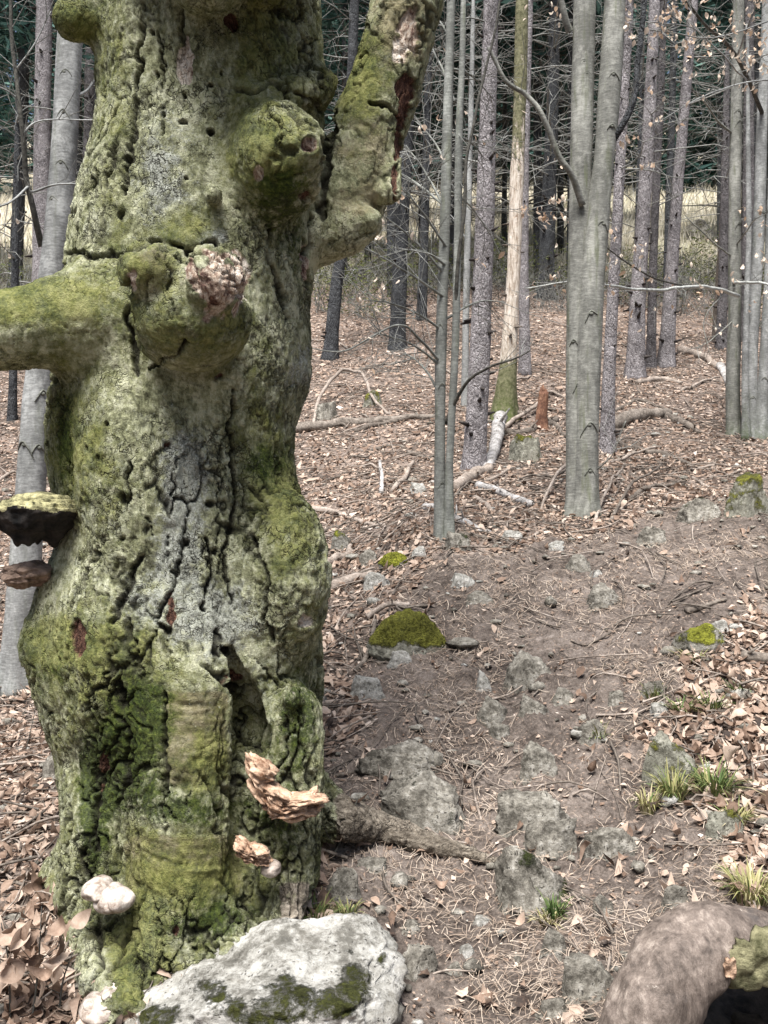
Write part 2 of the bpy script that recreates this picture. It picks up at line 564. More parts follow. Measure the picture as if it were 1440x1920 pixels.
M = dict(
    oldbark=m_old_bark(),
    beech=m_beech('beech_bark', (1.0, 1.0, 0.9), 0.75),
    beechg=m_beech('grey_beech_bark', (1.18, 1.2, 1.17), 0.3),
    sap=m_beech('sapling_bark', (0.95, 0.98, 0.9), 0.5),
    pine=m_pine('pine_bark', (0.12, 0.11, 0.112), (0.32, 0.297, 0.302), (0.52, 0.487, 0.495)),
    pined=m_pine('dark_pine_bark', (0.028, 0.03, 0.032), (0.072, 0.075, 0.08), (0.14, 0.145, 0.15), 0.8),
    pinem=m_pine('brown_pine_bark', (0.06, 0.056, 0.057), (0.15, 0.14, 0.142), (0.27, 0.25, 0.255), 0.9),
    ground=m_ground('litter_soil', 'litter'),
    path=m_ground('path_soil', 'path'),
    meadow=m_ground('dry_meadow', 'meadow'),
    leaf=m_leaf('dead_leaf', [(0.15, (0.04, 0.03, 0.025)), (0.34, (0.175, 0.115, 0.082)), (0.5, (0.35, 0.255, 0.195)), (0.64, (0.52, 0.41, 0.33)), (0.84, (0.70, 0.60, 0.52))]),
    hangleaf=m_leaf('hanging_dead_leaf', [(0.2, (0.5, 0.34, 0.22)), (0.5, (0.72, 0.56, 0.43)), (0.8, (0.86, 0.77, 0.66))], 0.3),
    needle=m_leaf('pine_straw', [(0.2, (0.08, 0.056, 0.042)), (0.5, (0.28, 0.215, 0.165)), (0.8, (0.54, 0.455, 0.37))], 0.05),
    grass=m_leaf('grass', [(0.1, (0.04, 0.075, 0.022)), (0.4, (0.11, 0.16, 0.05)), (0.6, (0.3, 0.28, 0.12)), (0.9, (0.6, 0.52, 0.35))], 0.15),
    straw=m_leaf('meadow_straw', [(0.1, (0.34, 0.33, 0.23)), (0.5, (0.62, 0.575, 0.46)), (0.9, (0.8, 0.76, 0.67))], 0.3),
    rock=m_rock('grey_limestone', (0.09, 0.082, 0.068), (0.27, 0.252, 0.215), (0.60, 0.575, 0.52)),
    rockw=m_rock('white_limestone', (0.18, 0.172, 0.15), (0.44, 0.43, 0.395), (0.70, 0.685, 0.65), (0.065, 0.07, 0.018)),
    rockm=m_rock('mossy_limestone', (0.13, 0.125, 0.10), (0.28, 0.275, 0.225), (0.5, 0.48, 0.42), (0.17, 0.17, 0.032)),
    rocky=m_rock('bright_mossy_limestone', (0.12, 0.11, 0.09), (0.26, 0.25, 0.22), (0.5, 0.48, 0.44), (0.26, 0.27, 0.035)),
    woodg=m_wood('bleached_wood', (0.11, 0.09, 0.075), (0.27, 0.225, 0.19), (0.47, 0.41, 0.36)),
    woodd=m_wood('dark_dead_wood', (0.045, 0.038, 0.032), (0.125, 0.105, 0.088), (0.26, 0.225, 0.19)),
    woodd2=m_wood('grey_brown_dead_wood', (0.05, 0.042, 0.035), (0.17, 0.145, 0.122), (0.36, 0.315, 0.275)),
    woodw=m_wood('white_peeling_wood', (0.07, 0.065, 0.06), (0.32, 0.305, 0.29), (0.66, 0.64, 0.63)),
    woodr=m_wood('red_rotten_wood', (0.05, 0.026, 0.019), (0.16, 0.08, 0.052), (0.42, 0.25, 0.16), (3, 3, 0.6)),
    fold=m_plain('beech_bark_fold', (0.07, 0.072, 0.06), (0.22, 0.225, 0.195), 30),
    twig=m_plain('grey_twig', (0.12, 0.122, 0.112), (0.36, 0.362, 0.34), 30),
    twigl=m_plain('pale_beech_branch', (0.25, 0.26, 0.24), (0.55, 0.56, 0.53), 30),
    twigd=m_plain('dark_twig', (0.035, 0.034, 0.03), (0.12, 0.115, 0.10), 30),
    stub=m_plain('dark_branch_stub', (0.02, 0.018, 0.017), (0.07, 0.06, 0.056), 30),
    spray=m_fol('pine_needles', [(0.0, (0.018, 0.044, 0.04)), (0.5, (0.05, 0.11, 0.095)), (1.0, (0.14, 0.24, 0.20))]),
)

# ------------------------------------------------------------------ the lie of the land
_cols = [
    (-0.60, [(1900, 2.95), (1700, 3.4), (1500, 4.4), (1300, 7.0), (1120, 9.2), (980, 11.2), (870, 13), (770, 15.5), (650, 20.5), (565, 26), (505, 34), (425, 50), (345, 70), (265, 110)]),
    (-0.372, [(1900, 2.95), (1700, 3.4), (1500, 4.3), (1285, 6.5), (1100, 8.6), (960, 10.5), (860, 12.5), (760, 15), (640, 20), (560, 26), (500, 34), (420, 50), (340, 70), (260, 110)]),
    (-0.06, [(1900, 2.98), (1700, 3.45), (1500, 4.15), (1300, 5.1), (1100, 6.7), (1000, 7.9), (880, 10.2), (800, 12.0), (700, 15.3), (620, 19.2), (560, 24.5), (520, 30), (470, 36), (395, 50), (330, 70), (250, 110)]),
    (0.061, [(1900, 3.0), (1700, 3.5), (1500, 4.15), (1300, 5.0), (1100, 6.2), (1000, 7.0), (880, 9.8), (800, 11.8), (700, 15), (620, 19), (560, 24), (520, 30), (480, 36), (400, 50), (330, 70), (250, 110)]),
    (0.40, [(1900, 2.9), (1700, 3.3), (1500, 3.9), (1300, 4.6), (1200, 5.1), (1100, 5.8), (1000, 6.6), (945, 7.3), (900, 8.6), (820, 11.5), (700, 15.5), (620, 20), (550, 26), (500, 34), (400, 50), (320, 70), (240, 110)]),
    (0.7, [(1900, 2.9), (1700, 3.3), (1500, 3.8), (1300, 4.4), (1100, 5.5), (1000, 6.2), (920, 7.3), (880, 8.6), (800, 11.5), (690, 15.5), (610, 20), (540, 26), (490, 34), (390, 50), (310, 70), (230, 110)]),
]
_CU = np.array([c[0] for c in _cols])
_CY = np.concatenate([np.linspace(-6, 2, 30), np.geomspace(2.05, 140, 260)])
_CZ = []
for u, rows in _cols:
    ys = [-6, 0.0, 1.8] + [y for r, y in rows] + [140]
    zs = [-0.5, -0.25, -0.12] + [EYE - (r - 960) * y / F for r, y in rows]
    zs.append(zs[-1] + 12)
    z = np.interp(_CY, ys, zs)
    k = np.array([1, 2, 3, 2, 1.]) / 9          # round the corners of the profile
    zp = np.pad(z, 2, mode='edge')
    zz = np.convolve(zp, k, 'valid')
    zz[:3], zz[-3:] = z[:3], z[-3:]
    _CZ.append(zz)
_CZ = np.array(_CZ)


def ground_base(x, y):
    x, y = np.asarray(x, float), np.asarray(y, float)
    u = np.clip(x / np.maximum(y, 2.2), _CU[0], _CU[-1])
    i = np.clip(np.searchsorted(_CU, u) - 1, 0, len(_CU) - 2)
    t = (u - _CU[i]) / (_CU[i + 1] - _CU[i])
    t = t * t * (3 - 2 * t) * 0.6 + t * 0.4
    j = np.clip(np.searchsorted(_CY, y) - 1, 0, len(_CY) - 2)
    s = np.clip((y - _CY[j]) / (_CY[j + 1] - _CY[j]), 0, 1)
    z0 = _CZ[i, j] * (1 - s) + _CZ[i, j + 1] * s
    z1 = _CZ[i + 1, j] * (1 - s) + _CZ[i + 1, j + 1] * s
    return z0 * (1 - t) + z1 * t


def zf(x, y):
    x, y = np.atleast_1d(np.asarray(x, float)), np.atleast_1d(np.asarray(y, float))
    P = np.stack([x, y, np.zeros_like(x)], -1)
    far = np.clip((y - 12) / 40, 0, 1)
    z = ground_base(x, y)
    z = z + 0.045 * (1 + 5 * far) * fbm(P * (1.1 - 0.9 * far)[:, None], 4, 3)
    z = z + 0.016 * (1 - far) * fbm(P * 6.0, 3, 9)
    return z


def at(px, py, Y):
    return np.array([(px - 720) / F * Y, Y, EYE - (py - 960) / F * Y])


_RY = np.geomspace(2.0, 130, 2600)


def gp(px, py):
    """where the sight line through a pixel first meets the ground"""
    x, z = (px - 720) / F * _RY, EYE - (py - 960) / F * _RY
    g = zf(x, _RY)
    hit = np.nonzero(z < g)[0]
    i = hit[0] if len(hit) else len(_RY) - 1
    if i > 0:
        a, b = (z - g)[i - 1], (z - g)[i]
        t = a / (a - b) if a != b else 0
        Y = _RY[i - 1] + t * (_RY[i] - _RY[i - 1])
    else:
        Y = _RY[0]
    p = at(px, py, Y)
    p[2] = zf(p[0], p[1])[0]
    return p


def in_poly(x, y, poly):
    r = np.zeros(len(x), bool)
    n = len(poly)
    for i in range(n):
        x0, y0 = poly[i][:2]
        x1, y1 = poly[(i + 1) % n][:2]
        if y0 == y1:
            continue
        c = ((y0 > y) != (y1 > y)) & (x < (x1 - x0) * (y - y0) / (y1 - y0) + x0)
        r ^= c
    return r


_path_px = [(640, 1900), (650, 1640), (635, 1500), (660, 1350), (700, 1250), (780, 1160), (790, 1090), (870, 1040), (1010, 1020), (1120, 1000), (1200, 975), (1330, 945), (1440, 905), (1500, 890)]
_path_px2 = [(1500, 1110), (1440, 1125), (1345, 1180), (1280, 1225), (1245, 1290), (1220, 1400), (1265, 1530), (1340, 1620), (1410, 1700), (1500, 1790)]
PATH = [gp(*p)[:2] for p in _path_px + _path_px2]
PATH = [np.array([PATH[0][0] - 0.1, 0.5])] + PATH + [np.array([1.8, 0.5])]


def on_path(x, y, jitter=0.1):
    P = np.stack([x, y, np.zeros_like(x)], -1)
    return in_poly(x + jitter * fbm(P * 3, 3, 21), y + jitter * fbm(P * 3, 3, 33), PATH)


# ground grid: fine where it is near and in view
_us = np.concatenate([np.linspace(-1.3, -0.46, 30), np.linspace(-0.45, 0.45, 290), np.linspace(0.46, 1.3, 30)])
_ys = np.concatenate([np.linspace(-5, 2.2, 20), np.geomspace(2.25, 20, 440), np.geomspace(20.3, 138, 110)])
Yg, Ug = np.meshgrid(_ys, _us, indexing='ij')
Xg = Ug * np.maximum(Yg, 3.0)
gx, gy = Xg.ravel(), Yg.ravel()
gz = zf(gx, gy)
Pg = np.stack([gx, gy, gz], -1)
pm = on_path(gx, gy, 0.12)
near = np.clip(1 - (gy - 6) / 8, 0, 1)
gz = gz + near * (0.012 * fbm(Pg * 16, 3, 5) + np.where(pm, 0.012, 0.006) * fbm(Pg * 38, 2, 6))
# trodden stones showing in the path
w1, w2 = worley(np.stack([gx * 3.2, gy * 2.6, gx * 0], -1), 4)
gz = gz + np.where(pm, 1, 0.2) * near * 0.05 * smooth(0.34 - w1, 0, 0.2) * smooth(vnoise(Pg * np.array([1.3, 1.3, 0]), 8), -0.1, 0.5)
GV = np.stack([gx, gy, gz], -1)
ny, nx = Yg.shape
ii = (np.arange(ny - 1)[:, None] * nx + np.arange(nx - 1)[None, :]).ravel()
GQ = np.stack([ii, ii + 1, ii + nx + 1, ii + nx], -1)
fc = GV[GQ].mean(1)
isp = on_path(fc[:, 0], fc[:, 1], 0.12)
edge = 28 + 3 * fbm(fc * 0.25, 3, 40)
ism = ~isp & (fc[:, 1] > edge)
for nm, mk, mt in (('forest_floor', ~isp & ~ism, M['ground']), ('path', isp, M['path']), ('meadow', ism, M['meadow'])):
    q = GQ[mk]
    uq, inv = np.unique(q, return_inverse=True)
    link(nm, make_mesh(nm, GV[uq], inv.reshape(q.shape), mt), kind='structure')


# ------------------------------------------------------------------ signed distance bodies -> one continuous surface
class Body:
    def __init__(self, lo, hi, vox):
        self.lo, self.vox = np.array(lo, float), vox
        self.dim = (np.ceil((np.array(hi) - self.lo) / vox / 8).astype(int)) * 8 + 8
        self.adds, self.cuts = [], []

    def add(self, fn, k=0.05):
        self.adds.append((fn, k))

    def cut(self, fn, k=0.02):
        self.cuts.append((fn, k))

    def build(self):
        B, vox = 8, self.vox
        nb = self.dim // B
        bi = np.stack(np.meshgrid(*[np.arange(n) for n in nb], indexing='ij'), -1).reshape(-1, 3)
        C = (self.lo + (bi * B + (B - 1) / 2) * vox).astype(np.float32)
        D = np.array([f(C) for f, k in self.adds])
        best = D.min(0)
        act = np.abs(best) < B * vox * 1.6 + 0.10
        ids = np.nonzero(act)[0]
        off = np.stack(np.meshgrid(*[np.arange(B)] * 3, indexing='ij'), -1).reshape(-1, 3)
        field = np.where(best < 0, -1.0, 1.0).astype(np.float32)[:, None] * np.ones((1, B ** 3), np.float32)
        Pb = ((self.lo + (bi[ids] * B) * vox)[:, None, :] + off[None] * vox).astype(np.float32)
        fv = np.full((len(ids), B ** 3), 9.0, np.float32)
        for p, (f, k) in enumerate(self.adds):
            s = np.nonzero(D[p][ids] < best[ids] + 0.16 + k)[0]
            if not len(s):
                continue
            d = f(Pb[s].reshape(-1, 3)).reshape(len(s), -1)
            a = fv[s]
            h = np.clip(0.5 + 0.5 * (d - a) / k, 0, 1)
            fv[s] = np.where(a > 8, d, d * (1 - h) + a * h - k * h * (1 - h))
        for f, k in self.cuts:
            dc = f(C[ids])
            s = np.nonzero(dc < B * vox * 1.8)[0]
            if not len(s):
                continue
            d = -f(Pb[s].reshape(-1, 3)).reshape(len(s), -1)
            a = fv[s]
            h = np.clip(0.5 - 0.5 * (d - a) / k, 0, 1)
            fv[s] = d * (1 - h) + a * h + k * h * (1 - h)
        field[ids] = fv
        G = field.reshape(*nb, B, B, B).transpose(0, 3, 1, 4, 2, 5).reshape(*self.dim)
        return nets(G, self.lo, vox)


def nets(G, lo, vox):
    S = G < 0
    c = [S[dx:dx + S.shape[0] - 1, dy:dy + S.shape[1] - 1, dz:dz + S.shape[2] - 1] for dx in (0, 1) for dy in (0, 1) for dz in (0, 1)]
    anyc, allc = c[0].copy(), c[0].copy()
    for k in c[1:]:
        anyc |= k
        allc &= k
    idx = np.argwhere(anyc & ~allc)
    cid = np.full(anyc.shape, -1, np.int32)
    cid[tuple(idx.T)] = np.arange(len(idx))
    offs = [(dx, dy, dz) for dx in (0, 1) for dy in (0, 1) for dz in (0, 1)]
    val = np.stack([G[idx[:, 0] + o[0], idx[:, 1] + o[1], idx[:, 2] + o[2]] for o in offs], -1)
    acc = np.zeros((len(idx), 3))
    cnt = np.zeros(len(idx))
    for a in range(8):
        for b in range(a + 1, 8):
            if sum(abs(offs[a][t] - offs[b][t]) for t in range(3)) != 1:
                continue
            va, vb = val[:, a], val[:, b]
            m = (va < 0) != (vb < 0)
            t = va / np.where(m, va - vb, 1)
            p = np.array(offs[a])[None] + t[:, None] * (np.array(offs[b]) - np.array(offs[a]))[None]
            acc += np.where(m[:, None], p, 0)
            cnt += m
    V = lo + (idx + acc / cnt[:, None]) * vox
    Q = []
    for ax in range(3):
        s0 = [slice(1, -1)] * 3
        s1 = [slice(1, -1)] * 3
        s0[ax], s1[ax] = slice(0, -1), slice(1, None)
        A, Bq = S[tuple(s0)], S[tuple(s1)]
        for flip in (False, True):
            e = np.argwhere((A & ~Bq) if not flip else (~A & Bq))
            e[:, [k for k in range(3) if k != ax]] += 1
            o1, o2 = [k for k in range(3) if k != ax]
            if ax == 1:
                o1, o2 = o2, o1
            d1, d2 = np.zeros(3, int), np.zeros(3, int)
            d1[o1], d2[o2] = 1, 1
            q = np.stack([cid[tuple((e - d1 - d2).T)], cid[tuple((e - d2).T)], cid[tuple(e.T)], cid[tuple((e - d1).T)]], -1)
            if flip:
                q = q[:, ::-1]
            Q.append(q)
    Q = np.concatenate(Q)
    Q = Q[(Q >= 0).all(1)]
    return V.astype(np.float32), Q


def normals(V, Q):
    n = np.cross(V[Q[:, 2]] - V[Q[:, 0]], V[Q[:, 3]] - V[Q[:, 1]])
    N = np.zeros_like(V)
    for k in range(4):
        for a in range(3):
            N[:, a] += np.bincount(Q[:, k], n[:, a], len(V))
    return N / (np.linalg.norm(N, axis=1)[:, None] + 1e-9)


def sd_chain(P, R):
    P = np.asarray(P, np.float32)
    R = np.asarray(R, np.float32)

    def f(p):
        best = None
        for a, b, ra, rb in zip(P[:-1], P[1:], R[:-1], R[1:]):
            ba = b - a
            pa = p - a
            h = np.clip((pa @ ba) / (ba @ ba), 0, 1)
            d = np.linalg.norm(pa - h[:, None] * ba, axis=1) - (ra + (rb - ra) * h)
            best = d if best is None else np.minimum(best, d)
        return best
    return f


def sd_ell(c, r):
    c, r = np.asarray(c, np.float32), np.asarray(r, np.float32)

    def f(p):
        q = (p - c) / r
        k0 = np.linalg.norm(q, axis=1)
        k1 = np.linalg.norm(q / r, axis=1) + 1e-6
        return k0 * (k0 - 1) / k1
    return f


def spots(px, py, lst):
    """sum of soft ellipses laid out on the side of the trunk that faces the path"""
    r = np.zeros(len(px), np.float32)
    for x, y, rx, ry, s in lst:
        d = ((px - x) / rx) ** 2 + ((py - y) / ry) ** 2
        m = d < 9
        r[m] += s * np.exp(-d[m])
    return r


# ------------------------------------------------------------------ the old beech
Y0 = 3.70
_edges = [(-80, 190, 592), (0, 188, 598), (100, 182, 605), (160, 185, 613), (200, 187, 612), (250, 183, 606), (300, 172, 600), (350, 156, 596), (400, 144, 592), (450, 136, 590),
          (500, 128, 588), (550, 122, 583), (600, 118, 580), (650, 113, 583), (700, 109, 582), (750, 100, 568), (800, 95, 553), (850, 96, 550), (900, 105, 556), (950, 116, 572),
          (1000, 118, 589), (1050, 104, 599), (1100, 84, 602), (1150, 72, 604), (1220, 66, 606), (1280, 74, 602), (1350, 95, 600), (1400, 114, 598), (1450, 120, 600),
          (1500, 125, 603), (1550, 130, 604), (1600, 131, 600), (1650, 128, 592), (1720, 112, 585), (1780, 92, 580), (1900, 60, 600)]
_ez = np.array([EYE - (r - 960) / F * Y0 for r, a, b in _edges])[::-1]
_ec = np.array([((a + b) / 2 - 720) / F * Y0 for r, a, b in _edges])[::-1]
_er = np.array([(b - a) / 2 / F * Y0 for r, a, b in _edges])[::-1]
# the trunk goes on above the picture
_ez = np.append(_ez, [4.6, 6.0])
_ec = np.append(_ec, [_ec[-1], _ec[-1] + 0.1])
_er = np.append(_er, [0.40, 0.33])


def sd_trunk(p):
    z = p[:, 2]
    cx = np.interp(z, _ez, _ec).astype(np.float32)
    rx = np.interp(z, _ez, _er).astype(np.float32)
    th = np.arctan2(p[:, 1] - Y0, p[:, 0] - cx)
    ry = rx * 0.9
    q = np.sqrt(((p[:, 0] - cx) / rx) ** 2 + ((p[:, 1] - Y0) / ry) ** 2)
    lob = 0.018 * np.sin(th * 5 + z * 1.2) + 0.012 * np.sin(th * 9 - z * 2.0)
    return (q - 1 + lob * smooth(np.abs(np.cos(th)), 1.0, 0.8)) * ry


def T(px, py, Y=3.27):
    return at(px, py, Y)


def build_old_beech():
    b = Body((-1.85, 2.62, -0.25), (0.42, 4.35, 4.05), 0.0063)
    b.add(sd_trunk, 0.05)
    # limb that leaves the frame on the left
    b.add(sd_chain([T(-190, 640, 3.2), T(-60, 628, 3.25), T(60, 614, 3.3), T(160, 598, 3.36), T(290, 590, 3.5)], [0.125, 0.132, 0.142, 0.178, 0.22]), 0.10)
    # the double burl
    b.add(sd_ell(T(356, 598, 3.13), (0.2, 0.21, 0.175)), 0.03)
    b.add(sd_ell(T(288, 512, 3.00), (0.112, 0.11, 0.10)), 0.016)
    b.add(sd_ell(T(398, 530, 2.98), (0.104, 0.11, 0.112)), 0.016)
    # upper right burl
    b.add(sd_ell(T(525, 300, 3.34), (0.165, 0.2, 0.19)), 0.09)
    b.add(sd_ell(T(565, 275, 3.24), (0.085, 0.09, 0.09)), 0.05)
    # right limb, elbowed upward
    b.add(sd_chain([T(560, 425, 3.82), T(632, 392, 3.80), T(672, 325, 3.80), T(690, 240, 3.80), T(726, 150, 3.80), T(760, 20, 3.80), T(784, -70, 3.82), T(812, -170, 3.86)],
                   [0.175, 0.172, 0.156, 0.152, 0.142, 0.140, 0.133, 0.125]), 0.025)
    b.add(sd_ell(T(684, 418, 3.70), (0.066, 0.08, 0.052)), 0.025)
    b.add(sd_chain([T(590, 450, 3.74), T(655, 432, 3.70)], [0.10, 0.082]), 0.05)
    b.add(sd_chain([T(738, 300, 3.74), T(728, 360, 3.70)], [0.035, 0.05]), 0.03)
    b.cut(sd_chain([T(640, 175, 3.62), T(618, 260, 3.52), T(612, 350, 3.50), T(602, 450, 3.52)], [0.02, 0.025, 0.02, 0.015]), 0.03)
    # stub at the upper left
    b.add(sd_chain([T(250, -30, 3.62), T(190, 10, 3.56), T(137, 36, 3.5)], [0.17, 0.105, 0.074]), 0.07)
    # overhang at the very top
    b.add(sd_chain([T(400, -120, 3.6), T(390, -70, 3.3), T(385, -50, 3.12)], [0.2, 0.17, 0.12]), 0.05)
    b.add(sd_chain([T(470, -90, 3.6), T(500, -50, 3.35)], [0.18, 0.10]), 0.05)
    b.add(sd_chain([T(235, -120, 3.55), T(330, -105, 3.2), T(450, -100, 3.12), T(560, -105, 3.4)], [0.13, 0.135, 0.14, 0.13]), 0.05)  # unseen bulge above the frame, added to shade the upper trunk
    # bulges
    b.add(sd_ell(T(85, 1205, 3.55), (0.085, 0.12, 0.10)), 0.06)
    b.add(sd_ell(T(540, 1080, 3.45), (0.15, 0.2, 0.3)), 0.1)
    b.add(sd_ell(T(270, 880, 3.42), (0.2, 0.2, 0.4)), 0.12)
    b.add(sd_ell(T(400, 365, 3.26), (0.03, 0.04, 0.035)), 0.02)
    b.add(sd_ell(T(572, 1172, 3.36), (0.03, 0.045, 0.04)), 0.03)
    b.add(sd_ell(T(548, 1305, 3.31), (0.03, 0.045, 0.04)), 0.03)
    b.add(sd_chain([T(470, 200, 3.35), T(560, 170, 3.42), T(610, 160, 3.6)], [0.05, 0.05, 0.05]), 0.07)
    # ridges and buttresses
    b.add(sd_chain([T(350, 1290, 3.34), T(345, 1480, 3.30), T(340, 1660, 3.27), T(300, 1820, 3.22)], [0.16, 0.17, 0.17, 0.16]), 0.08)
    b.add(sd_chain([T(545, 1340, 3.40), T(548, 1480, 3.38), T(550, 1640, 3.34), T(540, 1705, 3.26), T(530, 1760, 3.16)], [0.11, 0.11, 0.09, 0.062, 0.055]), 0.05)
    b.add(sd_chain([T(190, 1500, 3.45), T(180, 1680, 3.36), T(200, 1790, 3.24), T(215, 1850, 3.08), T(225, 1890, 2.98)], [0.14, 0.13, 0.12, 0.10, 0.08]), 0.06)
    b.add(sd_chain([T(150, 1650, 3.6), T(105, 1760, 3.5), T(50, 1830, 3.35), T(-20, 1880, 3.2)], [0.15, 0.12, 0.10, 0.06]), 0.07)
    b.add(sd_chain([T(430, 1690, 3.35), T(420, 1800, 3.2)], [0.15, 0.13]), 0.06)
    # root running out to the right over the path
    rp = [T(575, 1500, 3.75), T(640, 1535, 3.72)] + [gp(x, y) + np.array([0, 0, dz]) for x, y, dz in ((712, 1572, 0.045), (800, 1594, 0.03), (880, 1608, 0.015), (950, 1622, 0.0))]
    b.add(sd_chain(rp, [0.12, 0.085, 0.062, 0.045, 0.030, 0.012]), 0.05)
    b.add(sd_chain([T(500, 1600, 4.0), T(560, 1560, 4.4)], [0.2, 0.1]), 0.08)
    # crease and hollow low on the front
    b.cut(sd_chain([T(425, 1220, 3.31), T(448, 1290, 3.335), T(464, 1375, 3.38), T(450, 1450, 3.335), T(447, 1560, 3.315), T(464, 1700, 3.235)], [0.03, 0.055, 0.105, 0.05, 0.042, 0.042]), 0.03)
    b.cut(sd_chain([T(236, 540, 3.08), T(244, 610, 3.05), T(258, 700, 3.08)], [0.02, 0.03, 0.03]), 0.02)
    b.cut(sd_chain([T(346, 585, 2.93), T(342, 545, 2.91), T(350, 475, 2.92)], [0.004, 0.011, 0.008]), 0.015)
    V, Q = b.build()
    N = normals(V, Q)
    px = V[:, 0] / V[:, 1] * F + 720
    py = 960 - (V[:, 2] - EYE) / V[:, 1] * F
    limb = smooth(px, 605, 640) * (py < 520)
    arm = smooth(px, 250, 180) * smooth(py, 470, 500) * smooth(py, 720, 690)
    # how fissured the bark is, place by place
    calm = spots(px, py, [(100, 590, 150, 80, 1.0), (20, 610, 120, 80, .8), (350, 630, 90, 60, .85), (285, 500, 45, 45, .75), (400, 530, 55, 55, .7), (350, 1370, 60, 110, 1.2), (330, 1620, 120, 70, 1.2),
                          (350, 720, 140, 45, .8), (660, 370, 70, 90, .8), (690, 240, 70, 90, .65), (570, 1230, 30, 100, .5), (530, 330, 60, 60, .6), (740, 80, 90, 120, .6), (130, 40, 50, 50, .6), (470, 980, 40, 60, .3)])
    rough = np.clip(1.0 - calm, 0.06, 1)
    warp = np.stack([fbm(V * 6, 3, 50 + k) for k in range(3)], -1) * 0.05 + np.stack([fbm(V * 26, 3, 55 + k) for k in range(3)], -1) * 0.013
    W = V + warp
    f1, f2, cid = worley(W * np.array([13, 13, 2.9]), 60, True)
    e1 = f2 - f1
    f1b, f2b, cidb = worley((W + warp * 0.3) * np.array([27, 27, 15]), 61, True)
    e2 = f2b - f1b
    patch = smooth(fbm(V * np.array([3.4, 3.4, 2.4]), 4, 70), -0.2, 0.3)
    low = smooth(py, 880, 1200) * 0.5 + 0.6
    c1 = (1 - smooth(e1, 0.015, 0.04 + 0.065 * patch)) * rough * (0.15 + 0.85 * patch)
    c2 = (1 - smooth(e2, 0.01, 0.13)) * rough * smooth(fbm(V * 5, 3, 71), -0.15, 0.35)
    flaky = smooth(fbm(V * 3 + 9, 3, 75), -0.1, 0.35) * low * rough
    h = -0.026 * c1 * (0.7 + 0.3 * low) - 0.005 * c2
    h += 0.016 * (cid - 0.5) * flaky * smooth(e1, 0.0, 0.06) + 0.009 * (cidb - 0.5) * flaky * smooth(e2, 0.0, 0.06)
    h += 0.007 * fbm(W * np.array([8, 8, 3]), 3, 72) * (0.35 + 0.65 * rough)
    h += 0.004 * (1 - rough) * fbm(V * 24, 4, 74) - 0.006 * (1 - rough) * smooth(np.abs(fbm(W * 7, 4, 76)), 0.05, 0.0)
    h += 0.0055 * fbm(V * np.array([48, 48, 26]), 3, 73) * (0.2 + 0.8 * rough)
    # wrinkles that run round the smooth places
    wr = np.clip(spots(px, py, [(345, 1370, 70, 120, .8), (340, 1610, 140, 80, 1.0), (340, 735, 160, 45, .8), (570, 1420, 40, 90, .8), (550, 1650, 40, 60, .5), (330, 670, 100, 40, .4), (470, 1370, 60, 70, .6)]), 0, 1)
    sag = 0.05 * np.sin((px - 340) / 90) + 0.03 * fbm(V * 3, 2, 81)
    wv = fbm(np.stack([V[:, 0] * 5, V[:, 1] * 5, (V[:, 2] + sag) * 62], -1), 2, 80)
    h += wr * (0.004 * wv - 0.005 * smooth(np.abs(wv), 0.12, 0.0) * smooth(fbm(V * 6, 2, 82), -0.3, 0.3))
    # the long fissures that can be told apart
    jx, jy = px + 9 * fbm(V * 20, 4, 100), py + 9 * fbm(V * 20, 4, 101)
    fis = np.zeros(len(V), np.float32)
    for line, wd in (([(268, 10), (262, 120), (256, 200), (242, 290), (228, 350), (222, 410)], 6), ([(336, 15), (342, 80), (337, 140)], 5), ([(205, 270), (196, 340), (186, 430)], 5), ([(300, 60), (306, 160), (300, 260)], 3),
                     ([(432, 850), (442, 940), (424, 1040), (432, 1130)], 5), ([(470, 1000), (508, 1090), (498, 1160), (515, 1210)], 5), ([(240, 870), (236, 960), (228, 1010)], 4), ([(262, 1050), (236, 1110), (212, 1160)], 7),
                     ([(176, 1040), (152, 1110)], 6), ([(492, 700), (482, 790), (500, 860)], 5), ([(441, 730), (428, 800), (436, 850)], 4), ([(130, 474), (190, 478), (238, 468), (300, 438)], 7),
                     ([(300, 1170), (340, 1200), (385, 1250), (430, 1290)], 7), ([(410, 1190), (404, 1240), (440, 1300)], 8), ([(440, 175), (515, 158), (570, 178), (606, 210)], 5), ([(345, 1020), (330, 1090), (300, 1150)], 5), ([(390, 1010), (395, 1080), (380, 1140)], 4),
                     ([(170, 1330), (186, 1460), (180, 1600)], 6), ([(225, 1280), (240, 1400), (222, 1540)], 5), ([(150, 1600), (185, 1720), (190, 1830)], 7), ([(500, 440), (520, 520), (540, 600)], 6), ([(585, 400), (572, 500), (578, 570)], 5),
                     ([(310, 1300), (308, 1400), (312, 1480)], 4), ([(620, 215), (612, 300), (606, 400)], 9), ([(690, 190), (730, 205), (752, 230)], 4), ([(350, 640), (330, 670), (285, 690)], 3), ([(236, 515), (240, 600), (258, 700)], 8), ([(236, 520), (252, 468), (300, 448), (345, 470)], 6), ([(350, 480), (400, 458), (448, 495), (458, 560)], 6)):
        for (ax, ay), (bx_, by_) in zip(line[:-1], line[1:]):
            dx, dy = bx_ - ax, by_ - ay
            t_ = np.clip(((jx - ax) * dx + (jy - ay) * dy) / (dx * dx + dy * dy), 0, 1)
            d_ = np.hypot(jx - ax - t_ * dx, jy - ay - t_ * dy)
            fis = np.maximum(fis, 1 - smooth(d_, 0.35 * wd, 1.15 * wd))
    fis *= smooth(fbm(V * 9, 3, 102), -0.75, -0.2)
    h -= 0.030 * fis
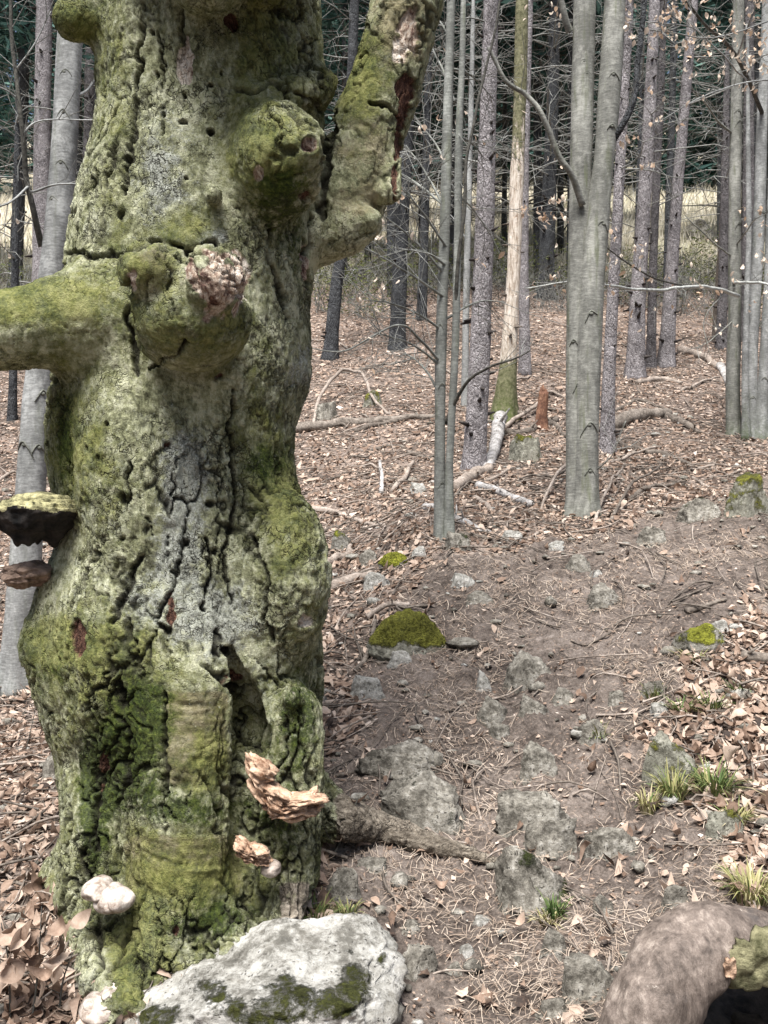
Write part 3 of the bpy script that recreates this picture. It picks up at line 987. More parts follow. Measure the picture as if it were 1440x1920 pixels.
    # holes of beetles and woodpeckers
    holes = [(285, 60, 6, 8), (305, 88, 4, 6), (278, 98, 4, 5), (303, 126, 5, 6), (295, 140, 5, 8), (345, 178, 7, 8), (282, 200, 6, 6), (306, 216, 6, 10), (340, 208, 6, 5), (343, 228, 14, 6), (357, 213, 5, 5), (395, 246, 12, 9),
             (330, 250, 10, 5), (349, 334, 6, 5), (344, 376, 6, 5), (358, 390, 12, 6), (200, 795, 6, 6), (210, 794, 5, 5), (183, 858, 4, 5), (254, 842, 6, 10), (165, 840, 4, 5), (230, 935, 10, 18), (362, 878, 9, 4),
             (300, 908, 12, 5), (395, 945, 16, 10), (395, 158, 10, 4), (420, 100, 6, 6), (412, 1205, 10, 20), (424, 1222, 8, 12), (415, 137, 4, 5), (300, 1260, 5, 5), (440, 140, 5, 5), (222, 782, 5, 8)]
    hs = spots(px, py, [(x, y, a * 0.72, c * 0.8, 1) for x, y, a, c in holes if (x * 7 + y) % 4])
    hs = smooth(hs, 0.3, 0.75)
    h -= 0.03 * hs
    # wounds where bark is lost
    nz = 0.55 * fbm(V * 22, 5, 90)
    scar = spots(px, py, [(348, 128, 15, 34, 1.2), (345, 70, 10, 40, .6), (408, 530, 54, 60, 1.2), (248, 525, 14, 30, .6), (578, 270, 15, 14, 1), (484, 328, 10, 18, .75), (772, 60, 22, 50, .9), (745, 90, 14, 34, .7), (575, 500, 6, 40, .8), (573, 1165, 18, 18, .7), (550, 1300, 16, 16, .7)])
    red = spots(px, py, [(410, 708, 20, 12, .6), (312, 834, 15, 15, .6), (145, 1195, 15, 34, .85), (320, 1145, 11, 34, .85), (762, 170, 19, 26, 1.2), (760, 215, 10, 26, 1.0), (748, 270, 9, 36, 1.0), (742, 345, 8, 36, .9),
                         (430, 45, 16, 20, .8), (440, 1270, 22, 20, .5), (190, 1460, 14, 50, .6), (575, 370, 20, 14, .6), (330, 1745, 9, 12, .7), (380, 570, 40, 26, .45)])
    scar = np.where(scar > 0.1, scar + nz * np.minimum(scar * 2, 1), scar)
    red = np.where(red > 0.1, red + nz * np.minimum(red * 2, 1), red)
    wound = np.maximum(smooth(scar, 0.35, 0.5) * np.where((py > 440) & (py < 620), 0.3, 1), smooth(red, 0.35, 0.5))
    h -= 0.014 * wound
    h = np.where(wound > 0.5, h * np.where((py > 440) & (py < 620), 0.12, 0.6) - 0.006 + 0.007 * fbm(V * np.array([40, 40, 14]), 3, 91), h)
    V2 = V + N * h[:, None]
    moss = 0.29 + 0.12 * smooth(py, 1150, 1300) + spots(px, py, [(330, 425, 70, 40, .6), (490, 270, 90, 80, .6), (520, 350, 70, 60, .3), (60, 560, 170, 60, .65), (280, 490, 60, 40, .4), (340, 610, 110, 70, .45), (500, 900, 70, 80, .4), (550, 1020, 60, 130, .45),
                                 (120, 800, 40, 120, .4), (180, 880, 70, 110, .35), (90, 1210, 60, 50, .7), (200, 1200, 110, 70, .4), (260, 1350, 110, 110, .35), (400, 1430, 30, 60, .5), (340, 1650, 130, 60, .5), (260, 1790, 60, 70, .8), (80, 1790, 60, 60, .6),
                                 (500, 70, 80, 110, .5), (660, 140, 50, 90, .6), (720, 130, 60, 60, .3), (140, 40, 60, 50, .6), (215, 250, 50, 200, .3), (440, 620, 60, 60, .2), (480, 780, 80, 60, .2)])
    moss -= spots(px, py, [(350, 900, 60, 110, .5), (400, 1150, 90, 90, .45), (350, 1040, 50, 80, .35), (330, 240, 70, 150, .35), (290, 330, 50, 120, .35), (250, 800, 50, 70, .25), (560, 690, 30, 60, .4), (660, 400, 80, 80, .4), (310, 740, 60, 40, .25),
                           (130, 1830, 60, 80, .4), (400, 540, 45, 45, .5), (350, 1330, 40, 50, .3), (180, 1480, 25, 80, .3), (760, 60, 40, 80, .4)])
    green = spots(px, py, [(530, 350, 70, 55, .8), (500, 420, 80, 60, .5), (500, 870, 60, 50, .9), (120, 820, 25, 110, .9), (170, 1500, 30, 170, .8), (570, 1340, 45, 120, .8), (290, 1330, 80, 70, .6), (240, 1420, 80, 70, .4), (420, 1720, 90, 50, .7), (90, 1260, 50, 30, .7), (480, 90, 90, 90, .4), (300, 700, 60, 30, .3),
                           (540, 1560, 60, 80, .6), (360, 1520, 130, 45, .8), (500, 1400, 60, 120, .5), (250, 1330, 60, 110, .6), (190, 1600, 40, 120, .5), (230, 1460, 90, 60, .5), (330, 1740, 110, 60, .5), (460, 640, 90, 60, .35), (560, 480, 40, 90, .5)])  # deep moss green; low right spots also carry shade in their colour
    lich = 0.1 + spots(px, py, [(345, 900, 50, 100, 1.0), (400, 1160, 100, 70, .9), (330, 1040, 50, 60, .8), (250, 1130, 60, 60, .5), (400, 445, 30, 15, 1.0), (330, 300, 60, 160, .4), (560, 690, 40, 60, .6), (290, 340, 40, 100, .4), (110, 1840, 50, 60, .8), (150, 780, 30, 60, .2), (200, 560, 60, 50, .2)])
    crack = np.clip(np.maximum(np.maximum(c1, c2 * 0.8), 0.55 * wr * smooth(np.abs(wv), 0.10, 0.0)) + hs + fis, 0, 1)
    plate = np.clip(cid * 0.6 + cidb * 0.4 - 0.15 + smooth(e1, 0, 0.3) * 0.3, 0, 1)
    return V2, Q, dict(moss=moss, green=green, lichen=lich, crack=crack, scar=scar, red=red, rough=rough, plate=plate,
                      panel=spots(px, py, [(285, 505, 48, 44, .9), (350, 640, 80, 50, .5), (90, 600, 150, 70, .25), (750, 50, 70, 90, .8), (700, 220, 60, 120, .5), (660, 380, 70, 90, .5)]) + smooth(px, 295, 322) * smooth(px, 440, 410) * smooth(py, 1285, 1310) * smooth(py, 1500, 1440) + smooth(px, 225, 245) * smooth(px, 460, 440) * smooth(py, 1550, 1585) * smooth(py, 1700, 1660) * 0.9,
                      bare=smooth(px, 610, 650) * smooth(py, 1470, 1500) + 0.6 * smooth(py, 1640, 1660) * smooth(px, 515, 525) * smooth(px, 590, 580))


base = T(350, 1850, 3.6)
old = thing('beech_tree', 'massive gnarled old beech covered in green moss and burls beside the path', 'tree', base)
V, Q, A = build_old_beech()
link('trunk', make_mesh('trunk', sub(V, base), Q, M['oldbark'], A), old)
# crown above the picture
mb = MB()
for pts, rr in (([(_ec[-3], 3.7, 3.95), (_ec[-2], 3.7, 4.7), (_ec[-1], 3.75, 6.2), (_ec[-1] - 0.2, 3.9, 8.0)], [0.42, 0.39, 0.3, 0.16]),
                ([(-0.75, 3.7, 4.9), (-1.5, 3.5, 5.8), (-2.4, 3.4, 7.2)], [0.2, 0.13, 0.05]),
                ([(at(815, -160, 3.8)), at(860, -330, 3.9), at(930, -560, 4.1)], [0.1, 0.08, 0.03]),
                ([(-0.6, 3.7, 5.6), (0.1, 4.2, 6.8), (0.7, 4.5, 8.2)], [0.18, 0.11, 0.04])):
    n = 16
    P = spline(pts, n)
    R = np.interp(np.linspace(0, 1, n), np.linspace(0, 1, len(rr)), rr)
    v, q, t = tube(P, R, 20)
    v = v + 0.03 * np.stack([fbm(v * 4, 3, 200 + k) for k in range(3)], -1)
    mb.add(v, q, t, moss=0.4, green=0.2, lichen=0.2, crack=0.0, scar=0.0, red=0.0, rough=0.5, plate=0.5, panel=0.0, bare=0.0)
link('crown', mb.mesh('crown', M['oldbark'], base), old)


# ------------------------------------------------------------------ bracket fungi and torn wood on the old beech
def blob(c, r, seed, noise=0.12, level=4, flat=None, freq=2.5, octv=4):
    V0, T0 = ico(level)
    V = V0 * (1 + noise * fbm(V0 * freq + seed * 7.1, octv, seed))[:, None]
    V = V * np.asarray(r)
    if flat is not None:
        V[:, 2] = np.where(V[:, 2] < 0, V[:, 2] * flat, V[:, 2])
    return V + np.asarray(c), T0


M['fungtop'] = m_plain('mossy_fungus_cap', (0.02, 0.022, 0.01), (0.62, 0.58, 0.32), 26, 0.9, 0.8, 0.015)
M['fungdark'] = m_plain('black_fungus_pores', (0.008, 0.008, 0.008), (0.045, 0.038, 0.033), 14, 0.95, 0.8, 0.01)
M['fungbrown'] = m_plain('brown_fungus', (0.09, 0.06, 0.045), (0.36, 0.26, 0.2), 16, 0.85, 0.8, 0.012)
M['fungwhite'] = m_plain('pale_fungus', (0.17, 0.125, 0.095), (0.66, 0.60, 0.54), 20, 0.7, 0.5, 0.01)
M['fungorange'] = m_plain('torn_tan_fungus', (0.15, 0.07, 0.035), (0.74, 0.53, 0.38), 24, 0.85, 0.9, 0.014)

c = T(80, 965, 3.42)
f = thing('bracket_fungus', 'large black hoof shaped bracket fungus with mossy cream top on the old beech', 'fungus', c)
V0, T0 = ico(6)
Vb = V0 * (1 + 0.10 * fbm(V0 * 1.6 + 4, 3, 3) + 0.035 * fbm(V0 * 6, 3, 4))[:, None]
zz = V0[:, 2]
Vb[:, 0] *= np.where(zz < 0, 1 - 0.42 * (-zz) ** 1.3, 1)
Vb[:, 2] = np.where(zz > 0, Vb[:, 2] * 0.56, Vb[:, 2] * (1.0 + 0.3 * fbm(V0 * 2.5 + 8, 2, 5)))
Vb[:, 2] += 0.05 * np.sin(np.arctan2(V0[:, 1], V0[:, 0]) * 3) * (V0[:, 0] ** 2 + V0[:, 1] ** 2)
Vb = Vb * np.array([0.160, 0.17, 0.105]) + T(76, 956, 3.42)
Vb[:, 2] += 0.006 * np.sin(np.clip(zz, 0, 1) * 26)                     # growth rings
up = (zz[T0].mean(1) + 0.10 * fbm(V0[T0].mean(1) * 4, 3, 6)) > -0.02
for nm_, fm, mt_ in (('cap', T0[up], M['fungtop']), ('pore_surface', T0[~up], M['fungdark'])):
    uq, inv = np.unique(fm, return_inverse=True)
    link(nm_, make_mesh(nm_, sub(Vb[uq], c), inv.reshape(fm.shape), mt_), f)

c = T(60, 1080, 3.5)
f = thing('bracket_fungus', 'brown lobed bracket fungus below the big black one on the old beech', 'fungus', c)
Vb, Tb = blob(T(62, 1076, 3.5), (0.098, 0.12, 0.044), 8, 0.22, 5, 1.0)
link('cap', make_mesh('cap', sub(Vb, c), Tb, M['fungbrown']), f)
Vb, Tb = blob(T(40, 1084, 3.46), (0.055, 0.07, 0.036), 9, 0.2, 4)
link('lobe', make_mesh('lobe', sub(Vb, c), Tb, M['fungbrown']), f)

c = T(205, 1680, 3.12)
f = thing('bracket_fungus', 'pale whitish lobed fungus growing low on the mossy trunk', 'fungus', c)
Vb, Tb = blob(T(186, 1666, 3.13), (0.046, 0.075, 0.036), 15, 0.12, 5, 0.8, 1.3, 1)
link('cap', make_mesh('cap', sub(Vb, c), Tb, M['fungwhite']), f)
Vb, Tb = blob(T(208, 1684, 3.11), (0.050, 0.07, 0.042), 16, 0.13, 5, None, 1.3, 1)
link('lobe', make_mesh('lobe', sub(Vb, c), Tb, M['fungwhite']), f)
Vb, Tb = blob(T(224, 1688, 3.10), (0.042, 0.06, 0.034), 19, 0.13, 5, None, 1.3, 1)
link('lobe', make_mesh('lobe', sub(Vb, c), Tb, M['fungwhite']), f)

c = T(190, 1885, 2.98)
f = thing('bracket_fungus', 'pale grey layered fungus at the foot of the old beech', 'fungus', c)
Vb, Tb = blob(T(184, 1892, 2.96), (0.060, 0.08, 0.036), 17, 0.12, 5, 0.9, 1.3, 1)
link('cap', make_mesh('cap', sub(Vb, c), Tb, M['fungwhite']), f)
Vb, Tb = blob(T(188, 1874, 2.97), (0.045, 0.07, 0.022), 20, 0.12, 5, 0.9, 1.3, 1)
link('cap', make_mesh('cap', sub(Vb, c), Tb, M['fungwhite']), f)
Vb, Tb = blob(T(208, 1856, 2.98), (0.024, 0.05, 0.018), 18, 0.2, 4, None, 1.8, 2)
link('lobe', make_mesh('lobe', sub(Vb, c), Tb, M['fungwhite']), f)


def torn(name_px, pieces, label):
    c = T(*name_px)
    f = thing('broken_fungus', label, 'fungus', c)
    for k, (px, py, Y, rx, ry, rz, rot, seed) in enumerate(pieces):
        rg = np.random.default_rng(seed)
        mb = MB()
        for q in range(5):                       # torn layers, one over the other
            Vb, Tb = blob((0, 0, 0), (rx * rg.uniform(0.7, 1.05), ry, rz * rg.uniform(0.28, 0.45)), seed * 5 + q, 0.38, 4, None, 1.9)
            Vb[:, 2] += 0.5 * rz * (Vb[:, 0] / rx) ** 2 * rg.uniform(-0.6, 1.2)
            rt = rot + rg.normal() * 0.22
            ca, sa = math.cos(rt), math.sin(rt)
            Vb = np.stack([Vb[:, 0] * ca - Vb[:, 2] * sa, Vb[:, 1], Vb[:, 0] * sa + Vb[:, 2] * ca], -1)
            Vb = Vb + T(px, py, Y) + np.array([rg.normal() * rx * 0.12, -0.012 * (q - 2) * rg.uniform(0.3, 1), (q - 2) * rz * 0.42])
            Vb = Vb + 0.004 * np.stack([fbm(Vb * 60, 3, seed + j) for j in range(3)], -1)
            mb.add(Vb, None, Tb)
        link('torn_flesh', mb.mesh('torn_flesh', M['fungorange'], c), f)


torn((510, 1490, 3.2), [(485, 1462, 3.19, 0.07, 0.05, 0.055, -0.55, 31), (516, 1500, 3.18, 0.065, 0.05, 0.042, -0.7, 32), (560, 1512, 3.19, 0.075, 0.055, 0.040, 0.05, 33), (585, 1505, 3.22, 0.035, 0.04, 0.035, 0.3, 34)],
     'large torn tan bracket fungus stuck in the fold of the old beech')
torn((475, 1600, 3.2), [(462, 1597, 3.17, 0.045, 0.05, 0.026, -0.35, 36), (490, 1603, 3.16, 0.035, 0.045, 0.026, -0.4, 37)], 'small torn orange fungus below the larger tan one')
c = T(508, 1628, 3.17)
f = thing('bracket_fungus', 'small smooth grey brown fungus knob under the torn orange one', 'fungus', c)
Vb, Tb = blob(c, (0.034, 0.045, 0.028), 39, 0.08, 4)
link('cap', make_mesh('cap', sub(Vb, c), Tb, M['woodg']), f)


# ------------------------------------------------------------------ other trees
def stem_points(stem, Y, extend=0):
    """stem: (px, row, width px) from the foot up, standing at distance Y"""
    P = np.array([at(px, r, Y) for px, r, w in stem])
    R = np.array([w / 2 / F * Y for px, r, w in stem])
    if extend:
        d = P[-1] - P[-2]
        d = d / np.linalg.norm(d)
        P = np.vstack([P, P[-1] + d * extend * 0.5, P[-1] + d * extend])
        R = np.append(R, [R[-1] * 0.8, R[-1] * 0.55])
    return P, R


def trunk_piece(mb, P, R, sides=18, step=0.12, rough=0.03, seed=0, flare=1.35, flare_h=0.35, freq=5.0, moss_h=0.0):
    L = np.linalg.norm(np.diff(P, axis=0), axis=1).sum()
    n = max(10, int(L / step))
    C = spline(P, n)
    cum = np.concatenate([[0], np.cumsum(np.linalg.norm(np.diff(P, axis=0), axis=1))])
    s = np.linspace(0, 1, n) * cum[-1]
    r = np.interp(s, cum, R)
    r = r * (1 + (flare - 1) * np.exp(-s / flare_h))
    v, q, t = tube(C, r, sides, True)
    body = v[:n * sides]
    rr = np.repeat(r, sides)
    cc = np.repeat(C, sides, axis=0)
    d = body - cc
    nz = fbm(np.stack([body[:, 0] * freq / 1, body[:, 1] * freq, body[:, 2] * freq * 0.45], -1) + seed * 3.7, 4, 300 + seed)
    th = np.tile(np.arange(sides) * 2 * PI / sides, n)
    lobes = np.exp(-np.repeat(s, sides) / (flare_h * 0.8)) * 0.22 * np.cos(th * 5 + seed)
    v[:n * sides] = cc + d * (1 + rough * 2.2 * nz + lobes * (flare > 1.2))[:, None]
    moss = np.zeros(len(v))
    if moss_h:
        moss[:n * sides] = np.exp(-np.repeat(s, sides) / moss_h)
    mb.add(v, q, t, moss=moss)
    return C, r


def limb(mb, pts, r0, r1, sides=6, n=None, wig=0.0, seed=0):
    n = n or max(4, len(pts) * 4)
    P = spline(pts, n)
    if wig:
        P = P + wig * np.stack([fbm(P * 2.2 + seed, 3, 400 + k) for k in range(3)], -1) * np.linspace(0, 1, n)[:, None] ** 0.5
    R = np.linspace(r0, r1, n)
    v, q, t = tube(P, R, sides, True)
    mb.add(v, q, t)
    return P


def scar_mesh(mb, P, R, h, face, w=1.0):
    """beech eye: an arched fold over a healed branch, on the side of the trunk at angle face"""
    i = np.argmin(abs(P[:, 2] - h))
    c, r = P[i], R[i]
    a = np.linspace(-1, 1, 11)
    th = face + a * 0.62 * w
    tl = 0.35 * math.sin(h * 37 + face * 9)
    z = h - 0.8 * r * w * np.abs(a) ** 1.5 + tl * r * w * a + 0.04 * r * np.sin(a * 5 + h * 11)
    pts = np.stack([c[0] + (r * 1.005) * np.sin(th), c[1] - (r * 1.005) * np.cos(th), z], -1)
    rad = 0.045 * r * (1.15 - np.abs(a) ** 2)
    v, q, t = tube(pts, rad + 0.002, 5)
    mb.add(v, q, t)
    k0, kt = ico(2)
    mb.add(k0 * r * np.array([0.16, 0.08, 0.13]) + np.array([c[0] + r * math.sin(face), c[1] - r * math.cos(face), h - 0.22 * r]), None, kt)


def twigs_on(mb, P, k, length, r, seed, up=0.3, sub=1, sides=3):
    """small side twigs along a branch"""
    rg = np.random.default_rng(seed)
    n = len(P)
    ends = []
    for _ in range(k):
        i = int(rg.uniform(0.2, 0.98) * (n - 1))
        d = P[min(i + 1, n - 1)] - P[max(i - 1, 0)]
        d = d / (np.linalg.norm(d) + 1e-9)
        q = rg.normal(size=3)
        q -= d * (q @ d)
        q /= np.linalg.norm(q) + 1e-9
        L = length * rg.uniform(0.4, 1.2)
        dirv = d * rg.uniform(0.4, 1.0) + q * rg.uniform(0.5, 1.0)
        dirv[2] += up * rg.uniform(-0.6, 1)
        dirv /= np.linalg.norm(dirv)
        p0 = P[i]
        p1 = p0 + dirv * L * 0.5 + rg.normal(size=3) * L * 0.06
        p2 = p0 + dirv * L + rg.normal(size=3) * L * 0.15
        v, qd, t = tube(np.array([p0, p1, p2]), [r, r * 0.75, r * 0.35], sides, False)
        mb.add(v, qd, t)
        ends.append(p2)
        if sub and rg.random() < 0.7:
            p3 = p1 + (dirv + rg.normal(size=3) * 0.6) * L * 0.4
            v, qd, t = tube(np.array([p1, p3]), [r * 0.6, r * 0.3], sides, False)
            mb.add(v, qd, t)
            ends.append(p3)
    return ends


def leaf_template(L, W, fold, curl, rg):
    """a beech leaf: base, sides and a folded midrib, 8 triangles"""
    s = np.array([0, 0.28, 0.62, 1.0])
    w = np.array([0.08, 0.9, 0.85, 0.02]) * W / 2
    mid = np.stack([s * L - L / 2, 0 * s, curl * L * (s - 0.45) ** 2 * 2], -1)
    tw = rg.uniform(-0.35, 0.35) * (s - 0.5)
    lf = mid + np.stack([0 * s, w, fold * w + tw * w], -1)
    rt = mid + np.stack([0 * s, -w, fold * w - tw * w], -1)
    V = np.concatenate([mid, lf, rt])
    Q = []
    for i in range(3):
        Q.append((i, i + 1, 4 + i + 1, 4 + i))
        Q.append((i + 1, i, 8 + i, 8 + i + 1))
    return V, np.array(Q)


_rg = np.random.default_rng(5)
LEAFV = []


def leaf_fine(L, W, fold, curl, rg):
    """a big dry leaf: rolled edges, bent midrib, wavy margin"""
    n = 8
    s = np.linspace(0, 1, n)
    w = (np.sin(PI * s ** 0.85) ** 0.8 + 0.03) * W / 2
    ph = rg.uniform(0, 6)
    bend = curl * L * (s - 0.45) ** 2 * 2.2 + 0.05 * L * np.sin(s * 5 + ph)
    tw = rg.uniform(-1.0, 1.0) * (s - 0.4)
    rows = []
    for e in (-1, -0.55, 0, 0.55, 1):
        roll = fold * W * 0.55 * abs(e) ** 1.7 + 0.045 * W * np.sin(s * 16 + ph) * abs(e)
        rows.append(np.stack([s * L - L / 2, e * w * (1 - 0.25 * abs(fold) * abs(e)), bend + roll * (w / (W / 2)) + tw * e * w], -1))
    V = np.concatenate(rows)
    Q = [(r * n + i, r * n + i + 1, (r + 1) * n + i + 1, (r + 1) * n + i) for r in range(4) for i in range(n - 1)]
    return V, np.array(Q)


for k in range(10):
    LEAFV.append(leaf_template(0.072 * _rg.uniform(0.8, 1.15), 0.044 * _rg.uniform(0.75, 1.1), _rg.uniform(-0.5, 0.9), _rg.uniform(-0.5, 1.3), _rg))
HANG = [make_mesh('hanging_leaf', v * 0.88, q, M['hangleaf'], dict(tone=np.full(len(v), _rg.uniform(0.15, 0.9)))) for v, q in LEAFV]
FALL = [make_mesh('fallen_leaf', v, q, M['leaf'], dict(tone=np.full(len(v), _rg.uniform(0.2, 0.72)))) for v, q in [leaf_fine(0.076 * _rg.uniform(0.8, 1.15), 0.05 * _rg.uniform(0.75, 1.1), _rg.uniform(-0.7, 1.2), _rg.uniform(-0.9, 1.8), _rg) for _ in range(24)]]


def beech(label, stems, mat, limbs=(), scars=(), moss_h=0.25, sides=22, group=None, cat='tree', twig_mat=None, foot=None, limb_mat=None, seed=1):
    """stems: lists of (px,row,w); limbs: dict(pts=[(px,row,dY)..], r0, r1, twigs, leaves)"""
    f = gp(*(foot or stems[0][0][:2]))
    Y = f[1]
    t = thing('beech_tree', label, cat, f, group)
    smb = MB()
    for k, st in enumerate(stems):
        P, R = stem_points(st, Y - (0.05 * k), 1.6)
        P[0, 2] -= 0.12
        C, r = trunk_piece(smb, P, R, sides, 0.10, 0.035, seed + k, 1.35, 0.25, 3.5, moss_h)
        sm = MB()
        mine = [s for s in scars if s[0] == k]
        for (_, row, face, w) in mine:
            scar_mesh(sm, C, r, EYE - (row - 960) / F * Y, face, w)
        tr = link('trunk', smb.mesh('trunk', mat, f), t) if mat else None
        smb = MB()
        for kk in range(1 if mine else 0):
            link('bark_scars', sm.mesh('bark_scars', M['fold'], f), tr, kind='stuff')
    for j, lb in enumerate(limbs):
        lm = MB()
        pts = np.array([at(px, row, Y + dy) for px, row, dy in lb['pts']])
        P = limb(lm, pts, lb['r0'], lb['r1'], 7 if lb['r0'] > 0.012 else 5, max(8, len(pts) * 6), 0.02, j + seed)
        br = link('branch', lm.mesh('branch', lb.get('mat') or limb_mat or mat, f), t)
        if lb.get('twigs'):
            tm = MB()
            ends = twigs_on(tm, P, lb['twigs'], lb.get('tl', 0.35), lb.get('tr', 0.0035), seed * 31 + j)
            link('twigs', tm.mesh('twigs', twig_mat or M['twig'], f), br, kind='stuff')
            rg = np.random.default_rng(seed * 77 + j)
            for e in range(int(4.2 * lb.get('leaves', 0))):
                p = ends[int(rg.integers(len(ends)))] + rg.normal(size=3) * 0.03
                o = link('leaf', HANG[int(rg.integers(len(HANG)))], br, tuple(p - f))
                o.rotation_euler = (rg.uniform(-0.8, 0.8), rg.uniform(0.4, 1.5), rg.uniform(0, 6.28))
                sc = rg.uniform(0.6, 1.15)
                o.scale = (sc, sc, sc)
    return t, Y


def rpts(p0, p1, bow=0.0, n=3):
    return [(p0[0] + (p1[0] - p0[0]) * i / (n - 1), p0[1] + (p1[1] - p0[1]) * i / (n - 1) + bow * math.sin(PI * i / (n - 1)), (p1[2] if len(p1) > 2 else 0) * i / (n - 1)) for i in range(n)]


# smooth grey beech on the left
beech('smooth pale grey beech behind the black bracket fungus', [[(30, 1292, 58), (48, 1050, 56), (64, 820, 54), (76, 690, 53), (111, 400, 47), (130, 90, 44), (136, -40, 42)]], M['beechg'],
      [dict(pts=[(78, 462, 0), (62, 400, -.1), (48, 330, -.15), (38, 230, -.2), (28, 120, -.2), (20, 0, -.2), (14, -80, -.2)], r0=0.022, r1=0.009, mat=M['twigd'], twigs=16, tl=0.5),
       dict(pts=[(58, 360, -.15), (100, 345, -.2), (160, 345, -.25), (230, 352, -.2)], r0=0.009, r1=0.003, twigs=4),
       dict(pts=[(42, 255, -.2), (70, 232, -.2), (120, 225, -.3), (190, 222, -.3)], r0=0.008, r1=0.003, twigs=4),
       dict(pts=[(38, 190, -.2), (0, 165, -.25), (-60, 150, -.3)], r0=0.008, r1=0.003, twigs=5),
       dict(pts=[(30, 130, -.2), (60, 90, -.2), (95, 20, -.2)], r0=0.007, r1=0.003, twigs=5),
       dict(pts=[(52, 350, -.15), (10, 380, -.3), (-50, 390, -.4)], r0=0.009, r1=0.003, twigs=7, leaves=4),
       dict(pts=[(146, 180, 0), (165, 165, .1), (185, 130, .2)], r0=0.012, r1=0.005, twigs=5)],
      [(0, 140, -0.0, 1), (0, 215, 0.1, 1.1), (0, 308, 0.1, 1), (0, 375, -0.3, .9), (0, 735, 0.7, .9), (0, 830, -0.3, 1.1), (0, 835, 0.7, .8)], 0.05, 24, seed=2)

# young two-stemmed beech beside the path
_sx = [((830, 620), (690, 560, -.5)), ((838, 560), (610, 445, -.8)), ((838, 520), (700, 395, -.4)), ((842, 470), (735, 340, -.5)), ((846, 420), (760, 270, .4)), ((848, 330), (780, 225, .5)), ((850, 255), (905, 300, .4)), ((852, 190), (790, 60, .5)),
       ((846, 360), (930, 450, .4)), ((850, 130), (930, 190, .3)), ((828, 690), (700, 620, -.3)), ((832, 600), (950, 570, .3)), ((850, 90), (800, 20, .3)), ((826, 740), (760, 660, .2)), ((840, 500), (740, 470, -.6)), ((845, 400), (700, 300, .6))]
_limbs = [dict(pts=rpts((a[0], a[1], 0), b, -14, 4), r0=0.011, r1=0.003, twigs=15, tl=0.5, leaves=1) for a, b in _sx]
_limbs += [dict(pts=[(836, 795, 0), (858, 745, -.1), (882, 712, -.2), (915, 690, -.3), (960, 672, -.4), (990, 655, -.4)], r0=0.017, r1=0.004, twigs=7, tl=.3, mat=M['twigd']),
           dict(pts=[(855, 585, -.05), (860, 480, -.1), (870, 380, -.12), (876, 290, -.15), (900, 190, -.15), (917, 110, -.15), (935, 20, -.15), (945, -50, -.15)], r0=0.015, r1=0.007, mat=M['twigd'], twigs=7, tl=.35),
           dict(pts=[(828, 680, 0), (790, 640, -.2), (745, 610, -.4), (650, 655, -.5), (560, 645, -.5)], r0=0.012, r1=0.003, twigs=6, tl=.3)]
beech('slender two stemmed young beech with moss at its foot beside the path',
      [[(828, 1006, 28), (825, 930, 23), (825, 800, 21), (827, 640, 21), (835, 400, 20), (840, 200, 18), (846, 0, 16), (848, -60, 15)],
       [(843, 1000, 20), (842, 900, 16), (846, 800, 14), (854, 640, 14), (858, 450, 14), (861, 250, 14), (867, 100, 12), (870, -60, 11)]], M['sap'],
      _limbs, [(0, 905, 0.3, 1.2), (0, 720, .2, 1), (0, 610, -.3, 1)], 0.09, 16, seed=5)

# the twin beech in the middle of the picture
beech('tall twin stemmed grey green beech in the middle of the slope',
      [[(1083, 965, 56), (1082, 900, 43), (1080, 760, 39), (1082, 560, 38), (1088, 350, 40), (1093, 150, 40), (1097, 0, 40), (1100, -60, 38)],
       [(1098, 968, 54), (1099, 890, 47), (1102, 740, 45), (1108, 560, 48), (1122, 400, 44), (1137, 250, 40), (1148, 100, 42), (1156, -60, 40)]], M['beech'],
      [dict(pts=[(1092, 385, -.1), (1072, 330, -.2), (1045, 290, -.25), (1015, 215, -.3), (985, 180, -.3), (945, 150, -.35), (915, 90, -.4)], r0=0.027, r1=0.014, twigs=8, tl=.5),
       dict(pts=[(1146, 268, -.05), (1166, 232, -.1), (1188, 180, -.1), (1196, 110, -.1), (1206, 0, -.1), (1208, -50, -.1)], r0=0.028, r1=0.018, mat=M['pined'], twigs=8, tl=.5),
       dict(pts=[(1068, 60, 0), (1058, 30, -.05), (1046, -30, -.1)], r0=0.03, r1=0.02),
       dict(pts=[(1120, 880, -.15), (1150, 850, -.3), (1175, 790, -.4)], r0=0.006, r1=0.003, twigs=3)],
      [(0, 720, 0.1, 1), (1, 795, 0, 1.3), (1, 880, .1, .7), (0, 120, -.1, 1.2), (0, 142, .1, 1.0), (1, 150, 0, 1), (1, 590, -.1, .8), (1, 245, .2, .7), (0, 640, -.5, .7), (1, 425, .3, .8)], 0.12, 28, seed=8)

